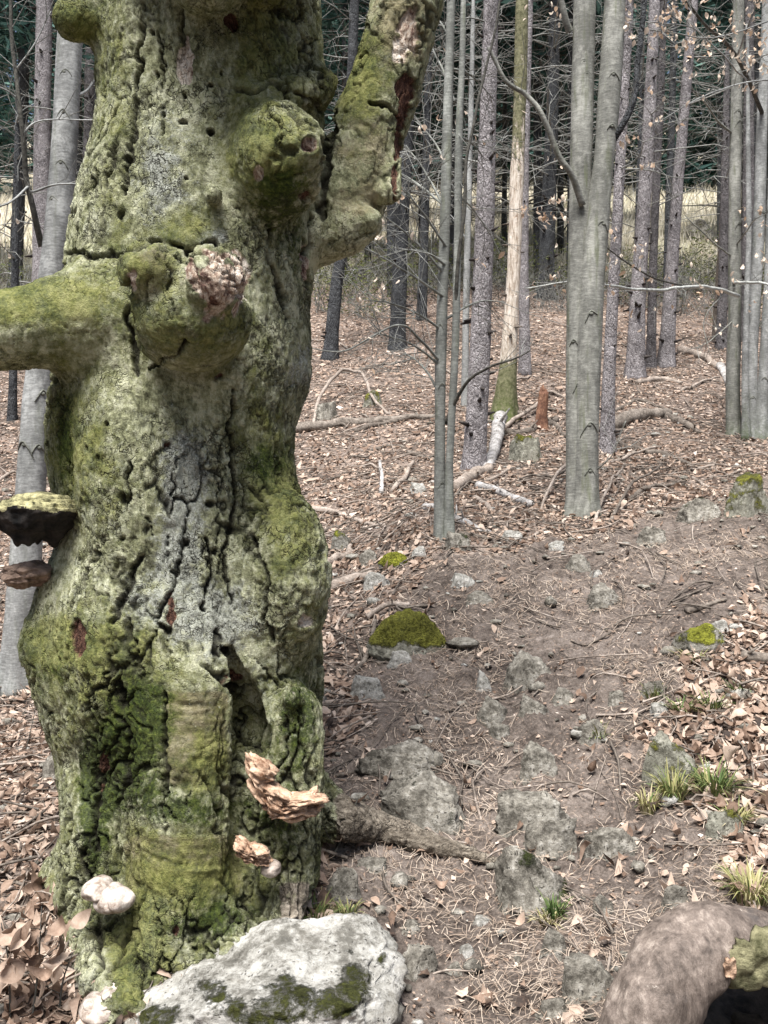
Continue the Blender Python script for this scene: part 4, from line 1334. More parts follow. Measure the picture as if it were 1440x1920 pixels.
# beeches at the right edge
_lv = [dict(pts=[(1430, 215, 0), (1395, 130, -1.0), (1370, 90, -1.6), (1335, 55, -2.2), (1285, 5, -2.6), (1270, -30, -2.8)], r0=0.026, r1=0.009, mat=M['twigd'], twigs=26, tl=.42, leaves=16),
       dict(pts=[(1380, 110, -1.4), (1400, 60, -1.8), (1420, 10, -2.0), (1440, -30, -2.2)], r0=0.012, r1=0.004, twigs=24, tl=.32, leaves=26),
       dict(pts=[(1400, 140, -1.0), (1420, 110, -1.8), (1460, 95, -2.4)], r0=0.010, r1=0.004, twigs=24, tl=.3, leaves=24),
       dict(pts=[(1400, 150, -1.0), (1370, 120, -2.2), (1310, 60, -3.0), (1240, 45, -3.6), (1170, 40, -4)], r0=0.010, r1=0.003, twigs=24, tl=.3, leaves=20),
       dict(pts=[(1445, 150, -2), (1390, 155, -2.5), (1330, 175, -3), (1260, 215, -3.3), (1190, 250, -3.5)], r0=0.008, r1=0.003, twigs=14, tl=.3, leaves=8),
       dict(pts=[(1440, 40, -3), (1340, 70, -3.2), (1240, 60, -3.4), (1120, 42, -3.6), (1040, 40, -3.7)], r0=0.007, r1=0.003, twigs=14, tl=.3, leaves=7)]
beech('pale grey fused beech stems at the right edge with many dead leaves above',
      [[(1410, 822, 34), (1406, 720, 27), (1414, 560, 24), (1424, 400, 22), (1428, 250, 20), (1436, 80, 18), (1440, -60, 17)],
       [(1427, 820, 26), (1431, 720, 20), (1441, 560, 20), (1446, 420, 20), (1452, 250, 18), (1460, -60, 16)],
       [(1399, 815, 15), (1397, 700, 12), (1400, 560, 11), (1404, 440, 10), (1403, 300, 9)]], M['beechg'], _lv,
      [(0, 745, 0, 1.2), (1, 710, 0, 1.2), (0, 400, .3, 1)], 0.3, 20, seed=12)
_lh = [dict(pts=[(1385, 555, -.3), (1340, 540, -1.5), (1290, 538, -2.5), (1230, 545, -3.0), (1150, 538, -3.4), (1080, 528, -3.6), (990, 545, -3.8)], r0=0.022, r1=0.006, mat=M['twigl'], twigs=34, tl=.34, leaves=15),
       dict(pts=[(1375, 530, 0), (1420, 530, -2.4), (1470, 545, -2.8)], r0=0.018, r1=0.009, mat=M['twigl'], twigs=10, tl=.3, leaves=6),
       dict(pts=[(1290, 538, -2.5), (1210, 515, -2.8), (1130, 460, -3.0), (1075, 410, -3.2), (1030, 375, -3.3)], r0=0.010, r1=0.003, mat=M['twigd'], twigs=24, tl=.3, leaves=22),
       dict(pts=[(1372, 480, 0), (1340, 455, -.4), (1300, 420, -.6), (1285, 405, -.6)], r0=0.012, r1=0.005, twigs=5),
       dict(pts=[(1373, 250, 0), (1345, 225, -.2), (1320, 190, -.4), (1300, 175, -.5)], r0=0.016, r1=0.006, twigs=6, tl=.4),
       dict(pts=[(1380, 460, 0), (1410, 420, -1), (1440, 395, -1.6)], r0=0.010, r1=0.004, twigs=9, tl=.3, leaves=4),
       dict(pts=[(1360, 545, -1), (1320, 600, -2), (1330, 660, -2.2)], r0=0.008, r1=0.003, twigs=10, tl=.3, leaves=4),
       dict(pts=[(1376, 600, 0), (1330, 640, -.6), (1290, 655, -1)], r0=0.009, r1=0.003, twigs=8, tl=.3, leaves=1)]
beech('straight greenish beech left of the fused clump with a long level branch',
      [[(1378, 815, 32), (1374, 740, 27), (1378, 560, 25), (1378, 380, 23), (1381, 200, 21), (1385, 0, 18), (1387, -60, 18)]], M['beech'], _lh,
      [(0, 210, 0, 1.2), (0, 230, .1, 1.2), (0, 420, .3, 1)], 0.3, 18, seed=14)
beech('thin grey beech pole standing behind the young two stemmed beech', [[(872, 760, 15), (873, 640, 13), (876, 480, 12), (881, 300, 10), (885, 120, 8)]], M['beechg'],
      [dict(pts=rpts((873, 600, 0), (925, 640, .4), -10), r0=0.01, r1=0.004, twigs=5), dict(pts=rpts((875, 450, 0), (820, 380, .4), -10), r0=0.01, r1=0.004, twigs=5)], [], 0.05, 12, seed=17)


# ---- pines
def dead_branches(rg, z0, z1, k, Lm, r0, rad_at, seed=0, droop=0.25):
    mb = MB()
    for _ in range(k):
        z = rg.uniform(z0, z1)
        a = rg.uniform(0, 2 * PI)
        L = Lm * rg.uniform(0.35, 1.15)
        d = np.array([math.cos(a), math.sin(a), 0])
        x0, y0, rr = rad_at(z)
        p0 = np.array([x0, y0, z]) + d * rr * 0.6
        up = rg.uniform(-0.25, 0.45)
        p1 = p0 + d * L * 0.35 + np.array([0, 0, up * L * 0.3])
        p2 = p0 + d * L * 0.7 + np.array([0, 0, up * L * 0.4 - droop * L * 0.1]) + rg.normal(size=3) * L * 0.05
        p3 = p0 + d * L + np.array([0, 0, up * L * 0.4 - droop * L * rg.uniform(0, 0.6)]) + rg.normal(size=3) * L * 0.08
        P = spline([p0, p1, p2, p3], 6)
        r = r0 * rg.uniform(0.6, 1.2)
        v, q, t = tube(P, np.linspace(r, r * 0.3, 6), 4, False)
        mb.add(v, q, t)
        twigs_on(mb, P, 4, L * 0.42, r * 0.45, int(rg.integers(1 << 30)), 0.1, 1, 3)
    return mb


def stubs(rg, C, r, k):
    mb = MB()
    for _ in range(k):
        i = int(rg.uniform(0.04, 0.96) * (len(C) - 1))
        a = rg.uniform(0, 2 * PI)
        d = np.array([math.cos(a), math.sin(a), rg.uniform(-0.2, 0.4)])
        L = rg.uniform(0.35, 1.3) * r[i]
        p = C[i] + d * r[i] * 0.9
        v, q, t = tube(np.array([p, p + d * L]), [r[i] * 0.24, r[i] * rg.uniform(0.04, 0.12)], 5)
        mb.add(v, q, t)
    return mb


def pine(label, stem, mat, nb=30, L=1.3, seed=1, group=None, flare=1.3, sides=14, nstub=26, br=0.011, bmat=None, z_from=1.2, Y=None):
    f = gp(*stem[0][:2])
    if Y:
        f = at(stem[0][0], stem[0][1], Y)
        f[2] = zf(f[0], f[1])[0]
    t = thing('pine_tree', label, 'tree', f, group)
    P, R = stem_points(stem, f[1], 2.0)
    P[0, 2] = f[2] - 0.1
    mb = MB()
    C, r = trunk_piece(mb, P, R, sides, 0.07 * f[1] / 10, 0.03, seed, flare, 0.3, 7.0)
    tr = link('trunk', mb.mesh('trunk', mat, f), t)
    rg = np.random.default_rng(seed + 900)
    if nstub:
        link('branch_stubs', stubs(rg, C, r, nstub).mesh('branch_stubs', M['stub'], f), tr, kind='stuff')
    if nb:
        ra = lambda z: (np.interp(z, C[:, 2], C[:, 0]), f[1], np.interp(z, C[:, 2], r))
        m2 = dead_branches(rg, f[2] + z_from, C[-1, 2], nb, L, br, ra)
        link('dead_branches', m2.mesh('dead_branches', bmat or M['twig'], f), t, kind='stuff')
    return t


pine('tall straight purple grey pine right behind the young two stemmed beech', [(888, 885, 44), (893, 800, 42), (900, 650, 40), (908, 450, 37), (914, 250, 32), (921, 0, 26), (922, -60, 25)], M['pine'], 16, 1.2, 1, nstub=46, sides=22, z_from=3)
pine('rough purple grey pine touching the back of the twin beech', [(1138, 848, 28), (1142, 700, 24), (1155, 450, 20), (1166, 250, 18), (1177, 60, 16), (1183, -60, 15)], M['pine'], 18, 1.3, 2, nstub=40, sides=18, z_from=2)
pine('purple grey pine with many dark branch stubs right of the twin beech', [(1190, 708, 36), (1196, 560, 29), (1208, 380, 26), (1221, 150, 21), (1230, -60, 18)], M['pine'], 18, 1.8, 3, nstub=60, sides=16, z_from=2.5)
pine('slightly leaning purple grey pine fourth to the right of the twin beech', [(1249, 686, 31), (1256, 560, 25), (1268, 380, 21), (1285, 180, 19), (1304, -40, 16)], M['pine'], 20, 1.8, 4, nstub=50, sides=16, z_from=2.5)
pine('dim brown pine half hidden behind the stubbed purple pine', [(1220, 690, 20), (1223, 560, 17), (1229, 380, 15), (1240, 150, 13), (1246, -60, 11)], M['pinem'], 20, 1.8, 5, nstub=20)
pine('purple grey pine at the left edge beside the smooth grey beech', [(76, 640, 34), (78, 430, 31), (80, 200, 29), (83, 0, 27), (84, -60, 26)], M['pine'], 34, 1.6, 6, nstub=24, sides=18, z_from=3)
pine('dark pine at the far left standing on the meadow edge', [(27, 548, 27), (33, 430, 24), (42, 200, 20), (50, -40, 17)], M['pined'], 60, 2.6, 7, br=0.018, z_from=3.5)
pine('dark pine seen in the gap left of the old beech above its arm', [(160, 560, 26), (166, 330, 22), (172, 60, 19), (175, -60, 18)], M['pinem'], 40, 2.2, 8, br=0.014, z_from=3)
pine('dark pine beneath the elbow of the old beech limb', [(618, 672, 28), (628, 560, 25), (642, 440, 22), (656, 200, 19), (668, -60, 16)], M['pined'], 42, 2.0, 9, br=0.014, z_from=3)
pine('dark straight pine right of the old beech limb', [(744, 655, 32), (748, 540, 29), (756, 380, 26), (768, 180, 22), (780, -60, 18)], M['pined'], 80, 2.3, 10, br=0.014, z_from=2.5)
pine('thin dark pine left of the young two stemmed beech further back', [(790, 600, 20), (794, 480, 18), (800, 280, 15), (806, -40, 12)], M['pined'], 60, 2.4, 11, br=0.017, z_from=3)
pine('thin grey pine directly behind the peeled dead snag', [(985, 700, 20), (982, 480, 18), (985, 250, 16), (992, 0, 14), (994, -60, 13)], M['pine'], 24, 1.8, 12, nstub=20, z_from=3)
pine('dark pine with dense dead branches between the snag and the twin beech', [(1022, 560, 34), (1026, 440, 30), (1034, 250, 24), (1042, -40, 18)], M['pined'], 90, 3.4, 13, br=0.02, z_from=3)
pine('thin dark pine between the stubbed pine and the leaning pine', [(1250, 600, 16), (1254, 400, 14), (1260, 200, 12), (1265, -40, 10)], M['pined'], 46, 2.6, 14, br=0.016, z_from=3.5)
pine('very thin dark pine pole just left of the stubbed purple pine', [(1190, 590, 11), (1196, 400, 10), (1202, 200, 9), (1206, -20, 8)], M['pined'], 40, 2.6, 15, br=0.016, z_from=4)
pine('dark pine showing behind the straight greenish beech', [(1398, 640, 26), (1402, 450, 22), (1404, 200, 18), (1406, -40, 15)], M['pinem'], 30, 2.2, 16, br=0.014, z_from=3)
pine('dim pine at the right edge between the beech stems', [(1352, 655, 20), (1356, 520, 18), (1360, 300, 14)], M['pinem'], 14, 1.6, 17, br=0.012, z_from=2)
pine('dark pine trunk low in the gap left of the grey beech foot', [(22, 790, 16), (26, 640, 14), (30, 400, 12)], M['pined'], 30, 1.8, 18, br=0.012, z_from=1.0)

# dead snags and stumps
f = gp(945, 788)
t = thing('dead_snag', 'dead tree snag with mossy foot and cream wood where bark peeled off', 'dead tree', f)
P, R = stem_points([(945, 790, 50), (952, 690, 34), (960, 560, 27), (966, 420, 25), (974, 200, 24), (980, -20, 22)], f[1], 0.8)
P[0, 2] -= 0.1
mb = MB()
C, r = trunk_piece(mb, P, R, 20, 0.08, 0.05, 41, 1.3, 0.35, 6.0, 0.45)
n_ = NT('peeling_snag_bark')
pv = n_.noise(5, 5, 0.65, n_.obj(2, 2, 0.8))
bare = n_.step(n_.math('ADD', n_.attr('peel'), n_.math('SUBTRACT', pv, 0.5)), 0.42, 0.56)
cc = n_.mix(bare, n_.ramp(n_.noise(22, 6, 0.7), [(0.36, (0.07, 0.07, 0.035)), (0.64, (0.24, 0.23, 0.14))]), n_.ramp(n_.noise(14, 6, 0.7, n_.obj(3, 3, .5)), [(0.36, (0.26, 0.19, 0.14)), (0.5, (0.55, 0.48, 0.4)), (0.66, (0.75, 0.69, 0.62))]))
cc = n_.mix(n_.math('MULTIPLY', n_.attr('moss'), n_.step(n_.noise(16, 5), 0.3, 0.55)), cc, (0.07, 0.10, 0.02))
M['snag'] = n_.done(cc, 0.9, n_.bump(n_.math('ADD', n_.math('MULTIPLY', bare, -0.8), n_.noise(50, 6, 0.7)), 0.8, 0.02), 0.2)
zz = mb.V[0][:, 2]
row = 960 - (zz - EYE) / f[1] * F
mb.A['peel'] = [np.interp(row, [0, 180, 300, 420, 640, 700, 800], [0.25, 0.3, 0.55, 0.85, 0.9, 0.3, 0.0]).astype(np.float32)]
link('trunk', mb.mesh('trunk', M['snag'], f), t)
link('branch_stubs', stubs(np.random.default_rng(3), C, r, 14).mesh('branch_stubs', M['woodd'], f), t, kind='stuff')

f = gp(1352, 640)
t = thing('dead_snag', 'thin brown barkless snag with a splintered top left of the greenish beech', 'dead tree', f)
P, R = stem_points([(1346, 660, 24), (1352, 540, 22), (1358, 420, 18), (1364, 310, 13)], f[1])
mb = MB()
C, r = trunk_piece(mb, P, R, 12, 0.12, 0.05, 43, 1.15, 0.3, 5)
link('trunk', mb.mesh('trunk', M['woodd'], f), t)
mb = MB()
for k in range(5):
    a = k * 1.3
    p = C[-1] + np.array([math.cos(a), math.sin(a), 0]) * r[-1] * 0.5
    v, q, tt = tube(np.array([p - [0, 0, 0.1], p + [0, 0, 0.14 + 0.07 * (k % 3)]]), [r[-1] * 0.5, 0.005], 4)
    mb.add(v, q, tt)
link('splinters', mb.mesh('splinters', M['woodr'], f), t)

f = gp(1017, 806)
t = thing('broken_stump', 'short reddish rotten stump with splintered top left of the twin beech', 'stump', f)
P, R = stem_points([(1016, 812, 27), (1016, 780, 23), (1019, 735, 19)], f[1])
mb = MB()
C, r = trunk_piece(mb, P, R, 14, 0.03, 0.06, 44, 1.15, 0.15, 9)
link('stump_wood', mb.mesh('stump_wood', M['woodr'], f), t)
mb = MB()
for k in range(7):
    a = k * 0.9
    p = C[-1] + np.array([math.cos(a), math.sin(a), 0]) * r[-1] * 0.65
    v, q, tt = tube(np.array([p - [0, 0, 0.05], p + [0, 0, 0.03 + 0.03 * (k % 3)]]), [r[-1] * 0.42, 0.004], 4)
    mb.add(v, q, tt)
link('splinters', mb.mesh('splinters', M['woodr'], f), t)


# ---- living conifers at the back: trunk, dead branches and a crown of needle sprays
def sprays(rg, n, centres, spread, size):
    """n needle sprays as pairs of thin kite faces"""
    c = centres[rg.integers(len(centres), size=n)] + rg.normal(size=(n, 3)) * spread
    a = rg.normal(size=(n, 3))
    a[:, 2] *= 0.45
    a /= np.linalg.norm(a, axis=1)[:, None]
    b = np.cross(a, rg.normal(size=(n, 3)))
    b /= np.linalg.norm(b, axis=1)[:, None]
    L = size * rg.uniform(0.5, 1.3, n)[:, None]
    V = np.stack([c - a * L, c + b * L * 0.22, c + a * L, c - b * L * 0.22], 1).reshape(-1, 3)
    Q = np.arange(n * 4).reshape(-1, 4)
    tone = np.repeat(np.clip(rg.normal(0.45, 0.25, n), 0, 1), 4)
    return V, Q, tone


def conifer_meshes(seed, H, R, base, n, size, nbr, trunk_r):
    rg = np.random.default_rng(seed)
    cs = []
    bm_ = MB()
    for k in range(nbr):
        h = base + (H - base) * (k + rg.random()) / nbr
        rr = R * (1 - (h - base) / (H - base + 0.5)) ** 0.7 * rg.uniform(0.55, 1.1) + 0.3
        a = rg.uniform(0, 2 * PI)
        d = np.array([math.cos(a), math.sin(a), rg.uniform(-0.3, 0.15)])
        P = spline([np.array([0, 0, h]), np.array([0, 0, h]) + d * rr * 0.5 + [0, 0, 0.1], np.array([0, 0, h]) + d * rr], 5)
        v, q, t = tube(P, np.linspace(0.03, 0.008, 5), 3, False)
        bm_.add(v, q, t)
        for f_ in (0.35, 0.55, 0.75, 0.95, 1.0):
            cs.append(P[0] + (P[-1] - P[0]) * f_ + rg.normal(size=3) * 0.12 * rr)
    cs = np.array(cs)
    V, Q, tone = sprays(rg, n, cs, 0.22 * max(1, R / 2.5), size)
    lump = fbm(V * 0.7, 2, seed)
    crown = make_mesh('crown', V, Q, M['spray'], dict(tone=np.clip(tone + 0.25 * lump, 0, 1)), False)
    C = np.array([[0, 0, -0.6], [0.05, 0, H * 0.5], [0.1, 0.05, H]])
    mb = MB()
    P = spline(C, 14)
    v, q, t = tube(P, np.interp(np.linspace(0, 1, 14), [0, 1], [trunk_r, 0.03]), 10)
    mb.add(v + 0.02 * np.stack([fbm(v * 3, 2, seed + k) for k in range(3)], -1), q, t)
    trunk = mb.mesh('trunk', M['pined'])
    return trunk, crown, bm_.mesh('branches', M['twigd'])


CON = [conifer_meshes(51, 17, 2.7, 6.4, 7500, 0.23, 52, 0.13), conifer_meshes(52, 16, 2.9, 6.2, 7500, 0.24, 52, 0.13), conifer_meshes(53, 19, 2.6, 7.2, 7500, 0.23, 52, 0.12)]
CONF = [conifer_meshes(61, 14, 3.0, 0.7, 5200, 0.42, 60, 0.2), conifer_meshes(62, 17, 3.3, 0.5, 5600, 0.45, 64, 0.22)]
DEADV = []
for s_ in range(3):
    rg_ = np.random.default_rng(700 + s_)
    DEADV.append(dead_branches(rg_, 1.8, 8.0, 34, 2.6, 0.019, lambda z: (0, 0, 0.12)).mesh('dead_branches', M['twigd']))


def place(px, Y, meshes, label, group, k, dead=True, rz=0, sc=1.0):
    x = (px - 720) / F * Y
    z = zf(x, Y)[0]
    t = thing('conifer', label, 'tree', (x, Y, z), group)
    t.rotation_euler = (0, 0, rz)
    t.scale = (sc, sc, sc)
    link('trunk', meshes[0], t)
    link('crown', meshes[1], t)
    br = link('branches', meshes[2], t, kind='stuff')
    if dead:
        link('dead_branches', DEADV[k % 3], t, kind='stuff')
    return t


rg_ = np.random.default_rng(88)
_mid = [(-60, 27), (150, 36), (185, 25), (645, 28), (690, 33), (735, 24), (790, 36), (845, 28), (905, 32), (945, 38), (1010, 27), (1050, 36), (1072, 25),  (1350, 38), (1395, 40), (1420, 25), (1490, 30), (590, 34), (880, 47), (1130, 44), (760, 45), (1085, 33), (980, 44), (1160, 46), (660, 42), (1440, 45), (240, 38), (310, 31), (380, 42), (450, 33), (520, 40), (-130, 33), (1560, 36), (-210, 28)]
for k, (px, Y) in enumerate(_mid):
    place(px, Y, CON[k % 3], 'dark green conifer with bare dead lower branches among the trunks at the back', 'dark conifers at the back of the forest', k, True, rg_.uniform(0, 6.28), rg_.uniform(0.85, 1.15))
_far = [-220, -150, -110, -70, 100, 150, 235, 280, 330, 380, 430, 480, 525, 190, 560, 600, 660, 690, 730, 770, 800, 850, 890, 930, 980, 1010, 1050, 1080, 1130, 1165, 1370, 1400, 1440, 1490, 1540, 1600, 1670]
for k, px in enumerate(_far):
    Y = rg_.uniform(58, 82)
    place(px, Y, CONF[k % 2], 'dark green conifer far off along the top of the pale meadow', 'far conifers along the top of the meadow', k, False, rg_.uniform(0, 6.28), rg_.uniform(1.15, 1.6))


# ---- bare thicket between the slope and the meadow
def shrub_mesh(seed, H, n, spread):
    rg = np.random.default_rng(seed)
    mb = MB()
    for k in range(n):
        p0 = np.array([rg.normal() * spread * 0.3, rg.normal() * spread * 0.3, -0.05])
        p2 = p0 + np.array([rg.normal() * spread * 0.6, rg.normal() * spread * 0.6, H * rg.uniform(0.5, 1.1)])
        p1 = (p0 + p2) / 2 + rg.normal(size=3) * 0.15
        P = spline([p0, p1, p2], 5)
        r = rg.uniform(0.005, 0.012)
        v, q, t = tube(P, np.linspace(r, r * 0.3, 5), 3, False)
        mb.add(v, q, t)
        twigs_on(mb, P, 6, H * 0.4, r * 0.5, int(rg.integers(1 << 30)), 0.3, 1, 3)
    return mb


SHR = [shrub_mesh(900 + k, 1.25, 26, 1.1).mesh('branches', M['twigd'] if k % 2 else M['twig']) for k in range(3)]
SHL = []
for k in range(2):
    rg = np.random.default_rng(950 + k)
    c_ = np.stack([rg.normal(0, 0.6, 60), rg.normal(0, 0.5, 60), rg.uniform(0.1, 1.3, 60)], -1)
    V, Q, tone = sprays(rg, 900, c_, 0.15, 0.055)
    SHL.append(make_mesh('leaves', V, Q, m_fol('olive_shrub_leaf', [(0, (0.05, 0.07, 0.02)), (1, (0.2, 0.22, 0.07))]) if k == 0 else SHL[0].materials[0], dict(tone=tone), False))
_sh = [(615, 21.5), (655, 24), (690, 21), (720, 26), (770, 23), (800, 25), (840, 27), (935, 22), (960, 26), (1000, 22), (1030, 24), (1060, 21.5), (1165, 23), (1200, 26.5), (1235, 23), (1280, 21.5), (1310, 25), (1340, 22), (1415, 20.5), (-30, 22), (20, 25), (5, 18.5), (640, 28), (1100, 27), (1290, 27), (900, 27)]
for k, (px, Y) in enumerate(_sh):
    x = (px - 720) / F * Y
    t = thing('bare_shrub', 'tangled bare shrub with few olive leaves at the foot of the pale meadow', 'shrub', (x, Y, zf(x, Y)[0]), 'bare shrubs below the meadow')
    t.rotation_euler = (0, 0, rg_.uniform(0, 6.28))
    sc = rg_.uniform(0.7, 1.15)
    t.scale = (sc, sc, sc)
    link('branches', SHR[k % 3], t)
    if k % 2 == 0:
        link('leaves', SHL[k // 2 % 2], t, kind='stuff')


# ------------------------------------------------------------------ rocks
def rock_shape(w, d, h, seed, moss=0.0, level=4, facets=14, mossup=0.5, layered=0.0):
    rg = np.random.default_rng(seed)
    V0, T0 = ico(level)
    P = V0.copy()
    if moss < 0.6:
        P = np.sign(P) * np.abs(P) ** 0.72
    for _ in range(facets):
        n = rg.normal(size=3)
        n[2] = abs(n[2]) * 0.6
        n /= np.linalg.norm(n)
        o = rg.uniform(0.55, 0.88)
        P -= np.maximum(0, P @ n - o)[:, None] * n
    if moss < 0.6:
        n = np.array([rg.normal() * 0.3, rg.normal() * 0.2 - 0.1, 1.0])      # worn, flattish top
        n /= np.linalg.norm(n)
        P -= 0.9 * np.maximum(0, P @ n - 0.6)[:, None] * n
    P *= (1 + 0.09 * fbm(P * 1.6 + seed, 3, seed) + 0.05 * fbm(P * 5 + seed, 4, seed + 5))[:, None]
    crackd = np.abs(fbm(P * np.array([1.6, 1.6, 3.0]) + seed * 1.3, 3, seed + 11))
    P *= (1 - 0.09 * smooth(crackd, 0.07, 0.0))[:, None]
    if layered:
        P += layered * np.sign(V0) * (np.abs((P[:, 2:3] * 5) % 1 - 0.5) - 0.25) * np.array([1, 1, 0])
    f1, f2 = worley(P * 3.2 + seed, seed)
    P *= (1 - 0.16 * smooth(0.3 - f1, 0, 0.25))[:, None]
    P *= (1 + 0.045 * fbm(P * 14 + seed, 3, seed + 7))[:, None]
    P *= np.array([w / 2, d / 2, h]) / np.array([np.ptp(P[:, 0]) / 2, np.ptp(P[:, 1]) / 2, max(P[:, 2].max(), 0.1)])
    P[:, 2] = np.where(P[:, 2] < 0, P[:, 2] * 0.7, P[:, 2])
    up = np.clip(V0[:, 2], 0, 1)
    m = moss * (1 - mossup + mossup * up * 1.5) - (0.45 * smooth(V0[:, 2], 0.3, -0.1) if moss >= 0.6 else 0) + 0.25 * (moss > 0) * fbm(P * 6 / max(w, .05) * 0.5, 3, seed + 9)
    return P, T0, m


def rock(px, py, w, h, mat, moss, label, seed, level=4, dfac=0.8, facets=9, name='rock', group=None, rot=None, mossup=0.5, layered=0.0):
    p = gp(px, py)
    Y = p[1]
    W, H = w * Y / F * 0.94, h * Y / F * (0.95 if moss < 0.6 else 0.9)
    D = W * dfac * 0.75
    V, T_, m = rock_shape(W, D, H, seed, moss, min(5, level + 1), facets if moss < 0.6 else 3, mossup, layered)
    c = np.array([p[0], Y + D * 0.35, 0])
    c[2] = min(zf(c[0], c[1])[0], p[2] + H * 0.4) + 0.05 * H
    me = make_mesh(name, V, T_, M[mat], dict(moss=m))
    return link(name, me, None, c, label=label, category='rock', group=group)


